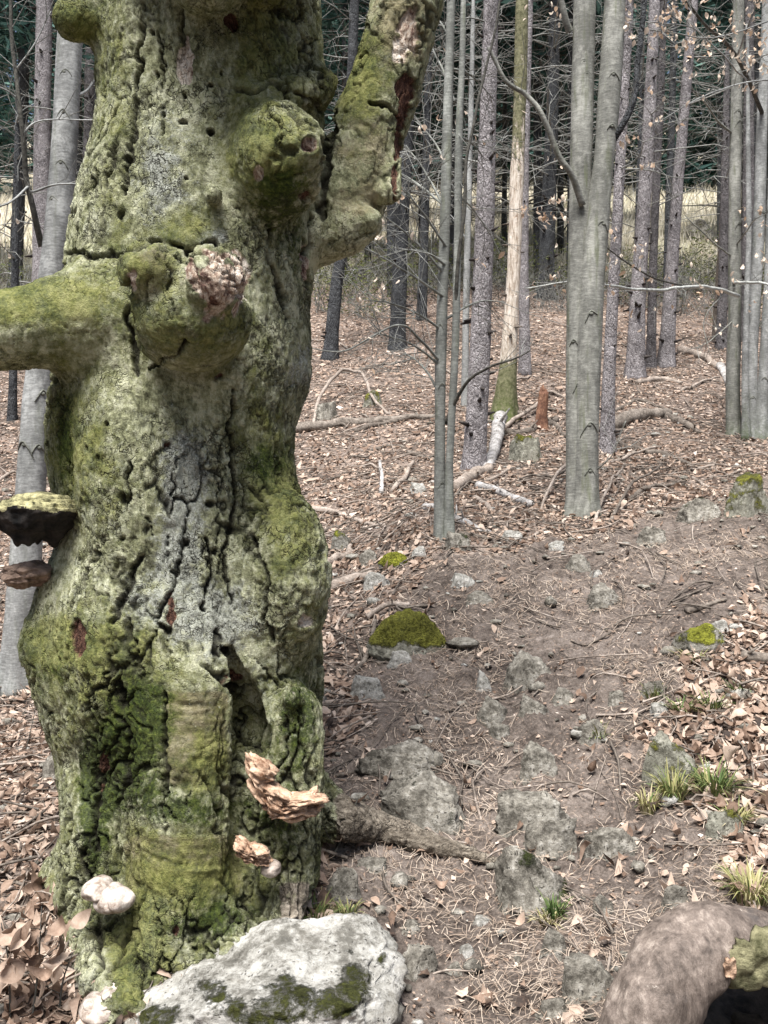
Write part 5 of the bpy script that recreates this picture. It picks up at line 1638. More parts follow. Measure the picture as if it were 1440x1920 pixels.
ROCKS = [
    (765, 1228, 168, 82, 'rockm', 0.85, 'large rounded rock thickly covered in yellow green moss on the left side of the path', 4, 0.8, 0.35),
    (800, 1562, 225, 92, 'rock', 0.22, 'big low grey boulder lying just behind the root that crosses the path', 5, 0.7, 0.2),
    (770, 1452, 215, 44, 'rock', 0.0, 'long flat ribbed slab just uphill of the big low grey boulder', 4, 0.6, 0.5),
    (1005, 1712, 195, 104, 'rock', 0.3, 'large pitted grey rock with a grass tuft at its foot in mid path', 5, 0.8, 0.3),
    (1030, 1606, 112, 62, 'rock', 0.12, 'rounded grey brown rock directly above the large pitted rock', 4, 0.8, 0.4),
    (1152, 1608, 134, 40, 'rock', 0.15, 'wide wedge shaped slab right of the knobbly rock ledge', 4, 0.6, 0.4),
    (1010, 1560, 180, 62, 'rock', 0.12, 'broad knobbly rock ledge with pale patches across the path', 5, 0.6, 0.4),
    (1012, 1456, 88, 56, 'rock', 0.0, 'angular pale grey rock standing alone high in the path middle', 4, 0.8, 0.4),
    (992, 1292, 108, 64, 'rock', 0.0, 'cracked pale outcrop highest of the stones in the path centre', 4, 0.8, 0.4),
    (909, 1296, 38, 36, 'rockw', 0.0, 'small squarish white stone left of the cracked pale outcrop', 3, 0.8, 0.4),
    (925, 1362, 74, 52, 'rock', 0.0, 'light grey pointed rock below the squarish white stone', 4, 0.8, 0.4),
    (1000, 1352, 72, 46, 'rock', 0.1, 'tan grey round rock touching the pointed rock on its right', 4, 0.8, 0.4),
    (942, 1386, 48, 24, 'rock', 0.0, 'small dark stone under the light grey pointed rock', 3, 0.8, 0.4),
    (1117, 1396, 82, 42, 'rock', 0.1, 'tilted flat topped slab with grass growing at its right foot', 4, 0.7, 0.4),
    (1155, 1322, 42, 26, 'rock', 0.25, 'small dark stone right of the tan round rock', 3, 0.8, 0.4),
    (1228, 1312, 64, 32, 'rock', 0.4, 'half buried dark mossy stone at the right rim of the path', 3, 0.8, 0.4),
    (1253, 1474, 116, 92, 'rockm', 0.42, 'lumpy light rock streaked with yellow moss on the right bank beside long grass', 5, 0.8, 0.4),
    (1318, 1224, 114, 50, 'rocky', 0.62, 'low stone capped with bright yellow moss on the right bank', 4, 0.8, 0.4),
    (1352, 1192, 46, 26, 'rockw', 0.0, 'white stone resting on the back of the yellow moss capped stone', 3, 0.8, 0.4),
    (1132, 1142, 86, 42, 'rock', 0.12, 'flat worn grey rock sunk in the upper path', 4, 0.8, 0.4),
    (1118, 1146, 30, 20, 'rock', 0.0, 'small pale stone leaning on the worn rock in the upper path', 3, 0.8, 0.4),
    (1088, 1070, 62, 24, 'rock', 0.0, 'dark two tipped stone in the upper path', 3, 0.8, 0.4),
    (1040, 1033, 40, 16, 'rockw', 0.0, 'flat white stone where the path bends below the twin beech', 3, 0.8, 0.4),
    (1118, 1082, 36, 11, 'rockw', 0.0, 'thin white flake under the dark two tipped stone', 3, 0.8, 0.4),
    (1230, 1022, 66, 30, 'rock', 0.3, 'dark mossy lump in the path just below the right bank', 4, 0.8, 0.4),
    (1308, 978, 100, 42, 'rock', 0.25, 'dark ledge of rock with a root over it on the right bank', 4, 0.7, 0.4),
    (1412, 968, 110, 80, 'rockm', 0.45, 'big mossy olive boulder at the right edge of the picture', 5, 0.8, 0.3),
    (738, 1068, 62, 30, 'rocky', 1.0, 'low stone under a bright yellow green moss cushion left of the path', 4, 0.8, 0.2),
    (692, 1058, 40, 26, 'rock', 0.0, 'dark grey stone touching the bright moss cushion', 3, 0.8, 0.4),
    (638, 1034, 50, 36, 'rocky', 0.5, 'grey stone with a yellow moss cap near the old beech waist', 4, 0.8, 0.6),
    (858, 1034, 62, 32, 'rock', 0.3, 'speckled stone in front of the foot of the young beech', 4, 0.8, 0.4),
    (787, 1046, 34, 20, 'rockw', 0.0, 'small white stone left of the young beech foot', 3, 0.8, 0.4),
    (965, 1014, 48, 18, 'rockw', 0.0, 'white stone half covered by leaves right of the young beech', 3, 0.8, 0.4),
    (992, 868, 74, 52, 'rockm', 0.3, 'mossy grey rock between the white peeling log and the twin beech', 4, 0.8, 0.5),
    (700, 762, 46, 30, 'rockm', 0.5, 'dark green mossy rock on the slope above the long grey log', 4, 0.8, 0.3),
    (610, 788, 52, 34, 'rock', 0.25, 'dark round rock on the slope beside the old beech', 3, 0.8, 0.4),
    (786, 926, 38, 20, 'rockw', 0.0, 'pale stone lying in leaves left of the young beech stem', 3, 0.8, 0.4),
    (690, 1314, 88, 42, 'rockw', 0.0, 'pale slab among leaves right of the old beech', 4, 0.7, 0.4),
    (752, 1248, 54, 24, 'rockw', 0.0, 'white stone at the foot of the large moss covered rock', 3, 0.8, 0.4),
    (705, 1104, 58, 30, 'rockw', 0.0, 'white broken stone at the end of the short thick log', 3, 0.8, 0.4),
    (648, 1702, 88, 66, 'rock', 0.2, 'grey slab leaning by the lower root of the old beech', 4, 0.7, 0.4),
    (700, 1640, 70, 24, 'rock', 0.0, 'flat stone sunk in bare soil under the crossing root', 3, 0.7, 0.4),
    (1042, 1794, 68, 48, 'rock', 0.0, 'pale topped block with a dark base lying alone in the lower path', 4, 0.8, 0.4),
    (1108, 1880, 124, 68, 'rock', 0.0, 'jagged grey rock left of the arched log', 4, 0.8, 0.4),
    (1040, 1912, 66, 34, 'rock', 0.0, 'low grey stone at the bottom edge beside the jagged rock', 3, 0.8, 0.4),
    (1266, 1706, 64, 40, 'rock', 0.0, 'round brown grey stone just above the arched log', 3, 0.8, 0.4),
    (875, 1792, 36, 20, 'rockw', 0.0, 'bright white triangular stone chip on the lower path', 3, 0.8, 0.4),
    (778, 1842, 100, 56, 'rock', 0.0, 'rough grey rock touching the right side of the white boulder', 4, 0.8, 0.4),
    (850, 1830, 42, 22, 'rock', 0.0, 'small grey stone right of the rough rock by the white boulder', 3, 0.8, 0.4),
    (1362, 1576, 92, 48, 'rockm', 0.35, 'mossy stone under dry grass on the right bank near the edge', 4, 0.8, 0.4),
    (96, 1464, 54, 52, 'rock', 0.0, 'dark grey rock in deep brown leaves left of the old beech', 4, 0.8, 0.4),
    (1132, 1718, 44, 38, 'rock', 0.0, 'small upright stone at the right end of the large pitted rock', 3, 0.8, 0.4),
    (900, 1135, 70, 22, 'rock', 0.15, 'low dark hump of rock in the left part of the upper path', 3, 0.8, 0.4),
    (868, 1100, 60, 20, 'rockw', 0.0, 'pale crumbling stones at the left rim of the upper path', 3, 0.8, 0.4),
    (905, 1740, 46, 18, 'rockw', 0.0, 'pale flat chip above the bright white triangular one', 3, 0.8, 0.4),
    (1060, 1320, 60, 26, 'rock', 0.1, 'low brown stone right of the cracked pale outcrop', 3, 0.8, 0.4),
    (1315, 452, 80, 40, 'rock', 0.0, 'grey rock outcrop far up on the pale meadow', 4, 0.8, 0.4),
    (665, 528, 60, 30, 'rock', 0.3, 'dark rock at the lower edge of the meadow under the limb', 3, 0.8, 0.4),
    (770, 1750, 50, 20, 'rock', 0.0, 'flat stone in bare soil above the white boulder', 3, 0.7, 0.4),
    (1240, 1340, 40, 20, 'rockw', 0.0, 'small pale stone on the right rim near the dark mossy one', 3, 0.7, 0.4),
]
for k, (px, py, w, h, mat, moss, lab, lev, df, mu) in enumerate(ROCKS):
    rock(px, py, w, h, mat, moss, lab, 500 + k * 3, lev, df, 15, mossup=mu, layered=0.05 if 'rib' in lab else 0.0)

# the white boulder in front of the old beech
p = gp(515, 1905)
rg = np.random.default_rng(77)
V0, T0 = ico(6)
P = np.sign(V0) * np.abs(V0) ** 0.62
for n, o in (((0.15, -0.25, 0.95), 0.72), ((-0.75, -0.2, 0.62), 0.80), ((0.85, -0.3, 0.42), 0.92), ((0.25, -0.93, 0.25), 0.8), ((-0.3, -0.9, 0.3), 0.82), ((0.9, 0.1, -0.1), 0.93), ((-0.55, -0.1, 0.83), 0.66)):
    n = np.array(n) / np.linalg.norm(n)
    P -= np.maximum(0, P @ n - o)[:, None] * n
P *= (1 + 0.10 * fbm(P * 1.5 + 3, 4, 81) + 0.055 * fbm(P * 5 + 3, 4, 82) + 0.016 * fbm(P * 18, 3, 83))[:, None]
f1, f2 = worley(P * 13, 88)
P *= (1 - 0.028 * smooth(0.30 - f1, 0, 0.12) * smooth(fbm(P * 3 + 2, 2, 89), -0.2, 0.2))[:, None]
f1, f2 = worley(P * 8, 84)
P *= (1 - 0.05 * smooth(0.32 - f1, 0, 0.2) * smooth(fbm(P * 2.5, 2, 85), -0.1, 0.3))[:, None]
P *= np.array([0.405, 0.30, 0.272])
c = np.array([(508 - 720) / F * 2.92, 2.94, 0.03])
W_ = P + c
bx = W_[:, 0] / W_[:, 1] * F + 720
by = 960 - (W_[:, 2] - EYE) / W_[:, 1] * F
ms = (0.75 + 0.7 * fbm(W_ * 9, 4, 86)) * spots(bx, by, [(290, 1900, 60, 40, .75), (555, 1855, 48, 40, .7), (665, 1835, 34, 34, .75), (450, 1905, 60, 16, .35), (640, 1880, 40, 24, .4), (650, 1780, 18, 12, .6), (360, 1830, 26, 22, .55), (600, 1890, 70, 30, .45), (420, 1880, 70, 40, .35), (480, 1760, 20, 6, .3), (720, 1790, 10, 20, .5), (700, 1870, 30, 30, .3), (400, 1850, 30, 30, .5), (520, 1900, 120, 30, .4)]) + 0.04
ms = np.minimum(ms, 0.56)
link('boulder', make_mesh('boulder', P, T0, M['rockw'], dict(moss=ms)), None, c, label='big white pitted boulder with dark moss patches at the foot of the old beech', category='rock')

# ------------------------------------------------------------------ the arched log at the lower right
n_ = NT('bare_weathered_log')
v_ = n_.math('ADD', n_.math('MULTIPLY', n_.noise(5, 8, 0.72), 0.5), n_.math('MULTIPLY', n_.noise(42, 7, 0.75, n_.obj(1.0, 1.0, 0.3, 0.06, 5)), 0.5))
c_ = n_.ramp(v_, [(0.38, (0.042, 0.033, 0.028)), (0.46, (0.105, 0.084, 0.071)), (0.54, (0.195, 0.158, 0.134)), (0.65, (0.42, 0.36, 0.31))])
c_ = n_.mix(n_.math('MULTIPLY', n_.step(n_.noise(2.3, 7, 0.7, n_.obj(1, 1, 0.7)), 0.52, 0.60), 0.7), c_, (0.075, 0.066, 0.062))
c_ = n_.mix(n_.math('MULTIPLY', n_.step(n_.noise(16, 8, 0.8), 0.60, 0.68), 0.7), c_, (0.62, 0.55, 0.48))
crk = n_.math('MULTIPLY', n_.step(n_.math('ABSOLUTE', n_.math('SUBTRACT', n_.noise(4, 5, 0.6, n_.obj(2.4, 2.4, 0.5, 0.05, 8)), 0.5)), 0.0, 0.008, 1, 0), n_.step(n_.noise(2.2, 3), 0.52, 0.6))
c_ = n_.mix(n_.math('MULTIPLY', crk, 0.8), c_, (0.03, 0.025, 0.022))
c_ = n_.mix(n_.step(n_.math('ADD', n_.attr('hollow'), n_.math('MULTIPLY', n_.math('SUBTRACT', n_.noise(20, 6, 0.7), 0.5), 0.8)), 0.4, 0.6), c_, n_.ramp(n_.noise(18, 7, 0.75), [(0.4, (0.014, 0.012, 0.01)), (0.6, (0.075, 0.062, 0.05))]))  # shade of the hollow put into the wood colour
M['bentlog'] = n_.done(c_, 0.5, n_.bump(n_.math('SUBTRACT', v_, n_.math('MULTIPLY', crk, 0.4)), 0.8, 0.02), 0.25)
b = Body((0.36, 1.92, -0.16), (1.42, 3.0, 0.72), 0.009)
A_ = [at(1160, 2420, 2.24), at(1178, 2080, 2.26), at(1220, 1905, 2.28), at(1262, 1822, 2.32), at(1322, 1785, 2.38), at(1400, 1792, 2.44), at(1480, 1850, 2.5), at(1560, 1950, 2.52), at(1600, 2250, 2.5)]
b.add(sd_chain(A_, [0.115, 0.108, 0.106, 0.112, 0.118, 0.118, 0.116, 0.114, 0.11]), 0.05)
b.add(sd_ell(at(1400, 2020, 2.52), (0.26, 0.24, 0.40)), 0.06)  # body added to close the arch so its opening stays dark
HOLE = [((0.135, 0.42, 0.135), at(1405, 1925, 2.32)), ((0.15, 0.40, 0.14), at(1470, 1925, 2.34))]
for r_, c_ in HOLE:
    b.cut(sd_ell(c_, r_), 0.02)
V, Q = b.build()
N = normals(V, Q)
V = V + N * (0.008 * fbm(V * 8, 4, 95) + 0.003 * fbm(V * 40, 3, 96))[:, None]
base = np.array([0.78, 2.4, -0.1])
t = thing('fallen_log', 'bare weathered log bent into an arch with a dark hollow at the lower right corner', 'log', base)
hollow_shade = np.clip(sum(smooth(sd_ell(c_, r_)(V.astype(np.float32)), 0.02, 0.0) for r_, c_ in HOLE), 0, 1)
link('log_wood', make_mesh('log_wood', sub(V, base), Q, M['bentlog'], dict(hollow=hollow_shade)), t)
M['flake'] = m_plain('olive_bark_flake', (0.05, 0.05, 0.022), (0.27, 0.255, 0.15), 26, 0.9, 0.9, 0.012)
for k, (px, py, Yq, w_, h_, lab) in enumerate([(1412, 1795, 2.30, 0.074, 0.080, None), (1432, 1762, 2.32, 0.034, 0.022, 'cream broken bark flake'), (1358, 1800, 2.285, 0.014, 0.026, 'cream broken bark flake')]):
    n = 22
    gy_, gx_ = np.meshgrid(np.linspace(-1, 1, n), np.linspace(-1, 1, n), indexing='ij')
    ang = np.arctan2(gy_, gx_)
    rr = np.maximum(abs(gx_), abs(gy_))
    lim = 1 + 0.35 * fbm(np.stack([np.cos(ang).ravel() * 1.8, np.sin(ang).ravel() * 1.8, 0 * ang.ravel() + k], -1), 4, 97 + k).reshape(n, n)
    X_, Z_ = gx_ * lim * w_ / 1.2, gy_ * lim * h_ / 1.2
    th = -0.05 + 0.35 * (X_ ** 2 + Z_ ** 2) / max(w_, h_) + 0.010 * fbm(np.stack([X_.ravel() * 28, Z_.ravel() * 28, 0 * X_.ravel()], -1), 3, 98).reshape(n, n)
    cpt = at(px, py, Yq)
    fr = np.stack([X_ + cpt[0], cpt[1] + th, Z_ + cpt[2]], -1).reshape(-1, 3)
    bk = fr + np.array([0, 0.014, 0])
    q = []
    for i in range(n - 1):
        for j in range(n - 1):
            a = i * n + j
            q.append((a, a + 1, a + n + 1, a + n))
            q.append((n * n + a, n * n + a + n, n * n + a + n + 1, n * n + a + 1))
    for i in range(n - 1):
        for a, b2 in ((i, i + 1), ((n - 1) * n + i + 1, (n - 1) * n + i), ((i + 1) * n, i * n), (i * n + n - 1, (i + 1) * n + n - 1)):
            q.append((b2, a, n * n + a, n * n + b2))
    link('bark_flake', make_mesh('bark_flake', sub(np.concatenate([fr, bk]), base), np.array(q), M['flake'] if k == 0 else M['fungorange']), t, label=lab)


# ------------------------------------------------------------------ fallen logs, branches and sticks
def ground_log(pts, w0, w1, mat, label, name='fallen_branch', cat='branch', seed=1, lift=None, sides=12, group=None):
    G = np.array([gp(px, r) for px, r in pts])
    n = max(10, len(pts) * 8)
    P = spline(G, n)
    Yv = P[:, 1]
    R = np.linspace(w0, w1, n) / 2 / F * Yv
    z = zf(P[:, 0], P[:, 1])
    P[:, 2] = z + R * 0.55
    if lift is not None:
        P[:, 2] += np.interp(np.linspace(0, 1, n), np.linspace(0, 1, len(lift)), lift)
    P[:, 2] += 0.25 * R * fbm(P * 3, 2, seed)
    v, q, t = tube(P, R, sides)
    body = slice(0, n * sides)
    cc = np.repeat(P, sides, axis=0)
    d = v[body] - cc
    v[body] = cc + d * (1 + 0.22 * fbm(v[body] * np.array([9, 9, 9]) + seed, 3, seed))[:, None]
    o = P[0].copy()
    mb = MB()
    mb.add(v, q, t)
    # broken side stubs
    rg = np.random.default_rng(seed)
    for _ in range(int(rg.integers(1, 4))):
        i = int(rg.uniform(0.15, 0.9) * n)
        dv = rg.normal(size=3)
        dv[2] = abs(dv[2]) * 0.8
        dv /= np.linalg.norm(dv)
        L = R[i] * rg.uniform(2, 5)
        vv, qq, tt = tube(np.array([P[i], P[i] + dv * L * 0.6, P[i] + dv * L + rg.normal(size=3) * L * 0.15]), [R[i] * 0.35, R[i] * 0.25, R[i] * 0.12], 5)
        mb.add(vv, qq, tt)
    return link(name, mb.mesh(name, M[mat], o), None, o, label=label, category=cat, group=group)


LOGS = [
    ([(540, 814), (600, 806), (660, 797), (720, 792), (815, 785)], 24, 12, 'woodd2', 'long grey fallen log reaching from the old beech to the young beech', 'fallen_log', 'log', None),
    ([(665, 812), (740, 793), (822, 780)], 11, 7, 'woodd', 'thin broken branch lying along the long grey log', 'fallen_branch', 'branch', None),
    ([(585, 958), (630, 964), (672, 978), (722, 986)], 15, 8, 'woodg', 'crooked bleached branch right of the old beech waist', 'fallen_branch', 'branch', None),
    ([(598, 1072), (628, 1052), (652, 1046), (657, 1028)], 19, 12, 'woodg', 'short curved grey branch hooked up at its end beside the moss capped stone', 'fallen_branch', 'branch', None),
    ([(598, 1114), (650, 1096), (700, 1080)], 23, 18, 'woodg', 'short thick bleached log ending at the white broken stone', 'fallen_log', 'log', None),
    ([(688, 1166), (722, 1152), (768, 1140)], 14, 8, 'woodg', 'pale branch lying across the back of the large mossy rock', 'fallen_branch', 'branch', [0.02, 0.05, 0.02]),
    ([(770, 1160), (745, 1150), (808, 1136)], 6, 4, 'woodd', 'thin dark stick behind the large mossy rock', 'fallen_branch', 'branch', [0.02, 0.04, 0.0]),
    ([(668, 1262), (690, 1230), (704, 1180)], 12, 7, 'woodd', 'dark stick leaning against the left of the large mossy rock', 'fallen_branch', 'branch', [0, 0.01, 0.05]),
    ([(740, 1225), (775, 1218), (806, 1213)], 12, 9, 'woodg', 'short light stick at the foot of the large mossy rock', 'fallen_branch', 'branch', None),
    ([(850, 922), (885, 900), (918, 886)], 24, 20, 'woodg', 'lower cream piece of the broken log beside the young beech', 'fallen_log', 'log', None),
    ([(912, 890), (922, 868), (932, 840), (938, 814)], 18, 24, 'woodw', 'white peeling log piece pointing uphill by the purple pine', 'fallen_log', 'log', [0, 0.04, 0.1, 0.16]),
    ([(896, 914), (950, 932), (996, 952)], 15, 13, 'woodw', 'smooth cream branch slanting down right of the broken log', 'fallen_branch', 'branch', None),
    ([(798, 956), (840, 968), (880, 986), (918, 1002)], 17, 10, 'woodw', 'white peeling branch passing behind the young beech foot', 'fallen_branch', 'branch', None),
    ([(700, 1008), (760, 998), (818, 984)], 8, 7, 'woodd', 'thin dark stick pointing at the young beech foot from the left', 'fallen_branch', 'branch', None),
    ([(850, 1000), (890, 1008), (920, 1014)], 9, 7, 'woodd', 'thin dark stick right of the young beech foot', 'fallen_branch', 'branch', None),
    ([(890, 935), (915, 950), (940, 964)], 10, 8, 'woodg', 'short brown branch below the smooth cream one', 'fallen_branch', 'branch', None),
    ([(1124, 880), (1160, 886), (1198, 904)], 10, 7, 'woodd', 'dark curved stick just right of the twin beech', 'fallen_branch', 'branch', None),
    ([(1146, 804), (1190, 787), (1225, 784), (1252, 780)], 28, 22, 'woodd2', 'thick mossy grey log right of the twin beech', 'fallen_log', 'log', None),
    ([(1248, 782), (1280, 798), (1312, 816)], 15, 11, 'woodd', 'dark limb sloping down from the thick mossy log', 'fallen_branch', 'branch', None),
    ([(1156, 830), (1205, 848), (1250, 858), (1294, 874)], 12, 10, 'woodd', 'long dark branch below the thick mossy log', 'fallen_branch', 'branch', None),
    ([(1140, 872), (1185, 858), (1225, 846), (1240, 842)], 6, 4, 'woodg', 'thin pale forked stick below the long dark branch', 'fallen_branch', 'branch', [0.02, 0.04, 0.02]),
    ([(1114, 984), (1135, 945), (1168, 905)], 6, 4, 'woodg', 'thin stick propped up right of the twin beech foot', 'fallen_branch', 'branch', [0, 0.08, 0.14]),
    ([(1142, 984), (1180, 932), (1240, 890)], 6, 4, 'woodd', 'longer thin stick propped beside the first near the twin beech foot', 'fallen_branch', 'branch', [0, 0.08, 0.1]),
    ([(1178, 940), (1225, 924), (1282, 914)], 9, 6, 'woodd', 'dark branch with moss under it in the leafy dip', 'fallen_branch', 'branch', [0, 0.05, 0.02]),
    ([(1276, 660), (1325, 676), (1352, 696)], 15, 13, 'woodg', 'brown log high on the right slope near the dim snag', 'fallen_log', 'log', None),
    ([(1350, 694), (1366, 722)], 15, 14, 'woodw', 'white broken end of the brown log on the right slope', 'fallen_branch', 'branch', [0.05, 0.0]),
    ([(930, 815), (960, 798), (1010, 772)], 10, 7, 'woodg', 'pale branch rising right from the snag foot', 'fallen_branch', 'branch', [0, 0.05, 0.1]),
    ([(952, 816), (1000, 806), (1042, 790)], 17, 13, 'woodd', 'dark mossy log behind the red stump', 'fallen_log', 'log', None),
    ([(1020, 788), (1042, 800), (1062, 822)], 11, 8, 'woodd', 'dark branch between the red stump and the twin beech', 'fallen_branch', 'branch', None),
    ([(1195, 722), (1240, 714), (1278, 722)], 12, 9, 'woodg', 'tan branch lying below the leaning pine foot', 'fallen_branch', 'branch', None),
    ([(1150, 775), (1195, 752), (1250, 770)], 8, 5, 'woodd', 'dark stick above the thick mossy log', 'fallen_branch', 'branch', None),
    ([(1286, 1150), (1325, 1138), (1362, 1126)], 12, 7, 'woodd', 'dark rotten stick lying on the right of the upper path', 'fallen_branch', 'branch', None),
    ([(1390, 1236), (1420, 1240), (1470, 1242)], 24, 22, 'woodd', 'brown log piece at the right edge in the leaves', 'fallen_log', 'log', None),
    ([(-30, 1262), (0, 1266), (42, 1272)], 12, 9, 'woodg', 'grey branch at the left edge beside the smooth grey beech foot', 'fallen_branch', 'branch', None),
    ([(600, 1322), (635, 1316), (664, 1310)], 9, 6, 'woodg', 'small brown stick right of the old beech above the pale slab', 'fallen_branch', 'branch', None),
    ([(590, 1442), (630, 1456), (668, 1448), (700, 1432)], 9, 5, 'woodd', 'small dark forked stick by the ribbed slab', 'fallen_branch', 'branch', None),
    ([(586, 800), (604, 765), (640, 742), (678, 740), (700, 765), (728, 778)], 7, 5, 'woodg', 'thin arched branch standing over the slope beside the old beech', 'fallen_branch', 'branch', [0.0, 0.2, 0.35, 0.3, 0.12, 0.0]),
    ([(692, 850), (730, 838), (760, 842)], 9, 6, 'woodd', 'short dark stick on the brown slope', 'fallen_branch', 'branch', None),
    ([(765, 850), (795, 860), (828, 872)], 9, 6, 'woodd', 'dark branch reaching the young beech stem from the left', 'fallen_branch', 'branch', None),
    ([(735, 925), (760, 905), (775, 885)], 10, 7, 'woodg', 'pale splintered stick standing in leaves left of the young beech', 'fallen_branch', 'branch', [0.0, 0.04, 0.1]),
    ([(715, 928), (716, 905), (712, 885)], 9, 6, 'woodw', 'small upright cream splinter left of the splintered stick', 'fallen_branch', 'branch', [0.0, 0.05, 0.1]),
    ([(1060, 905), (1035, 930), (1015, 960), (1018, 965)], 6, 4, 'woodg', 'thin bent stick leaning on the left of the twin beech foot', 'fallen_branch', 'branch', [0.15, 0.1, 0.02, 0]),
    ([(1075, 885), (1040, 910), (1000, 900), (960, 905)], 6, 3, 'woodd', 'thin dark twig fanning left from the twin beech foot', 'fallen_branch', 'branch', [0.1, 0.08, 0.04, 0]),
    ([(1000, 965), (1030, 985), (1075, 960)], 7, 5, 'woodd', 'dark stick lying at the twin beech foot', 'fallen_branch', 'branch', None),
    ([(980, 1012), (1010, 1000), (1062, 992)], 7, 5, 'woodg', 'thin stick in the leaves below the twin beech', 'fallen_branch', 'branch', None),
    ([(600, 1000), (640, 990), (690, 1000)], 7, 5, 'woodd', 'thin brown stick under the crooked bleached branch', 'fallen_branch', 'branch', None),
    ([(880, 1010), (940, 1000), (1000, 990)], 5, 4, 'woodd', 'thin dark twig right of the young beech foot under leaves', 'fallen_branch', 'branch', None),
    ([(640, 700), (720, 690), (800, 672)], 9, 5, 'woodd', 'dim branch high on the slope under the limb elbow', 'fallen_branch', 'branch', None),
    ([(1290, 1620), (1340, 1580), (1390, 1560)], 7, 4, 'woodd', 'thin dark stick by the mossy stone on the right bank', 'fallen_branch', 'branch', None),
]
for k, (pts, w0, w1, mat, lab, nm, cat, lift) in enumerate(LOGS):
    ground_log(pts, w0, w1, mat, lab, nm, cat, 40 + k, lift)


rs = np.random.default_rng(61)
for k in range(46):
    px, py = rs.uniform(600, 1430), rs.uniform(640, 960)
    if k > 40:
        px, py = rs.uniform(0, 30), rs.uniform(880, 1250)
    ln, an = rs.uniform(28, 75), rs.normal(0, 0.35)
    ground_log([(px - ln / 2, py - ln / 2 * math.sin(an)), (px + rs.normal() * 4, py + rs.normal() * 3), (px + ln / 2, py + ln / 2 * math.sin(an))], rs.uniform(4, 8), 3,
               ('woodg', 'woodd')[k % 2], 'short dead stick lying loose on the leafy slope', 'fallen_stick', 'stick', 400 + k, [0.0, rs.uniform(0, 0.05), rs.uniform(0, 0.03)], 7, 'loose dead sticks on the slope')

# ------------------------------------------------------------------ grass tufts and seedlings
def tuft(px, py, hpx, wpx, n, label, tone, seed):
    p = gp(px, py)
    Y = p[1]
    H, W = hpx * Y / F, wpx * Y / F / 2
    rg = np.random.default_rng(seed)
    mb = MB()
    for _ in range(n):
        a = rg.uniform(0, 2 * PI)
        rr = W * 0.45 * rg.random() ** 0.5
        b0 = np.array([math.cos(a) * rr, math.sin(a) * rr, -0.01])
        out = np.array([math.cos(a + rg.normal() * 0.5), math.sin(a + rg.normal() * 0.5), 0])
        L = H * rg.uniform(0.9, 1.9) + 0.02
        s = np.linspace(0, 1, 5)[:, None]
        C = b0 + out * (W * rg.uniform(0.3, 1.1)) * s ** 1.5 + np.array([0, 0, 1]) * L * (s - rg.uniform(0.2, 0.75) * s ** 2.4)
        side = np.cross(out, [0, 0, 1]) * 0.0026 * (1 + Y / 8)
        w = (1 - s ** 2) * 0.9 + 0.1
        V = np.concatenate([C + side * w, C - side * w])
        q = [(i, i + 1, 6 + i, 5 + i) for i in range(4)]
        mb.add(V, q, None, tone=np.clip(rg.normal(tone, 0.16), 0, 1))
    return link('grass_tuft', mb.mesh('grass_tuft', M['grass']), None, p, label=label, category='grass')


TUFTS = [
    (1340, 1492, 46, 110, 150, 'long bright green grass tuft drooping beside the moss streaked rock', 0.38),
    (1262, 1500, 52, 90, 130, 'mixed straw and green grass tuft below the moss streaked rock', 0.55),
    (1410, 1690, 52, 120, 170, 'dry straw coloured grass tuft above the arched log at the right edge', 0.68),
    (1042, 1722, 34, 52, 70, 'small green grass tuft at the foot of the large pitted rock', 0.2),
    (1030, 1732, 24, 70, 60, 'flat straw grass spilling under the small green tuft', 0.75),
    (1120, 1388, 26, 50, 50, 'olive grass tuft growing on the tilted flat slab', 0.5),
    (590, 1732, 34, 110, 130, 'low mixed grass tuft behind the white boulder by the root', 0.42),
    (650, 1725, 30, 60, 60, 'small pale grass tuft right of the root behind the boulder', 0.55),
    (1335, 1330, 26, 80, 80, 'green grass patch in the leaves of the right bank', 0.3),
    (1280, 1335, 22, 70, 60, 'thin pale green grass by the right rim of the path', 0.42),
    (1225, 1310, 24, 50, 50, 'grass growing over the half buried dark mossy stone', 0.45),
    (1380, 1545, 34, 80, 80, 'straw grass hanging over the mossy stone on the right bank', 0.66),
    (1300, 1240, 18, 70, 60, 'faded grass in front of the yellow moss capped stone', 0.55),
    (1390, 1300, 20, 60, 50, 'small green grass tuft near the right edge in the leaves', 0.25),
    (1215, 1520, 34, 60, 70, 'dry grass at the lower left of the moss streaked rock', 0.7),
]
for k, (px, py, h, w, n, lab, tn) in enumerate(TUFTS):
    tuft(px, py, h, w, n, lab, tn, 60 + k)


def seedling(pts, label, nleaf, seed, r=0.004, leaf_tone=None, name='beech_seedling', mesh=None, sc=1.0, Yoff=0.0):
    f = gp(*pts[0])
    Y = f[1] + Yoff
    P = spline(np.vstack([f] + [at(x, y, Y) for x, y in pts[1:]]), 14)
    t = thing(name, label, 'plant', f)
    mb = MB()
    v, q, tt = tube(P, np.linspace(r, r * 0.4, 14), 5)
    mb.add(v, q, tt)
    ends = twigs_on(mb, P, max(3, nleaf // 2), 0.12, r * 0.5, seed, 0.3, 0)
    link('stem', mb.mesh('stem', M['twigd'], f), t)
    rg = np.random.default_rng(seed)
    for k in range(nleaf):
        p = ends[k % len(ends)] + rg.normal(size=3) * 0.015
        o = link('leaf', (mesh or FALL)[int(rg.integers(len(mesh or FALL)))], t, tuple(p - f))
        o.rotation_euler = (rg.uniform(-0.9, 0.9), rg.uniform(-1.2, 1.2), rg.uniform(0, 6.28))
        s = sc * rg.uniform(0.8, 1.25)
        o.scale = (s, s, s)


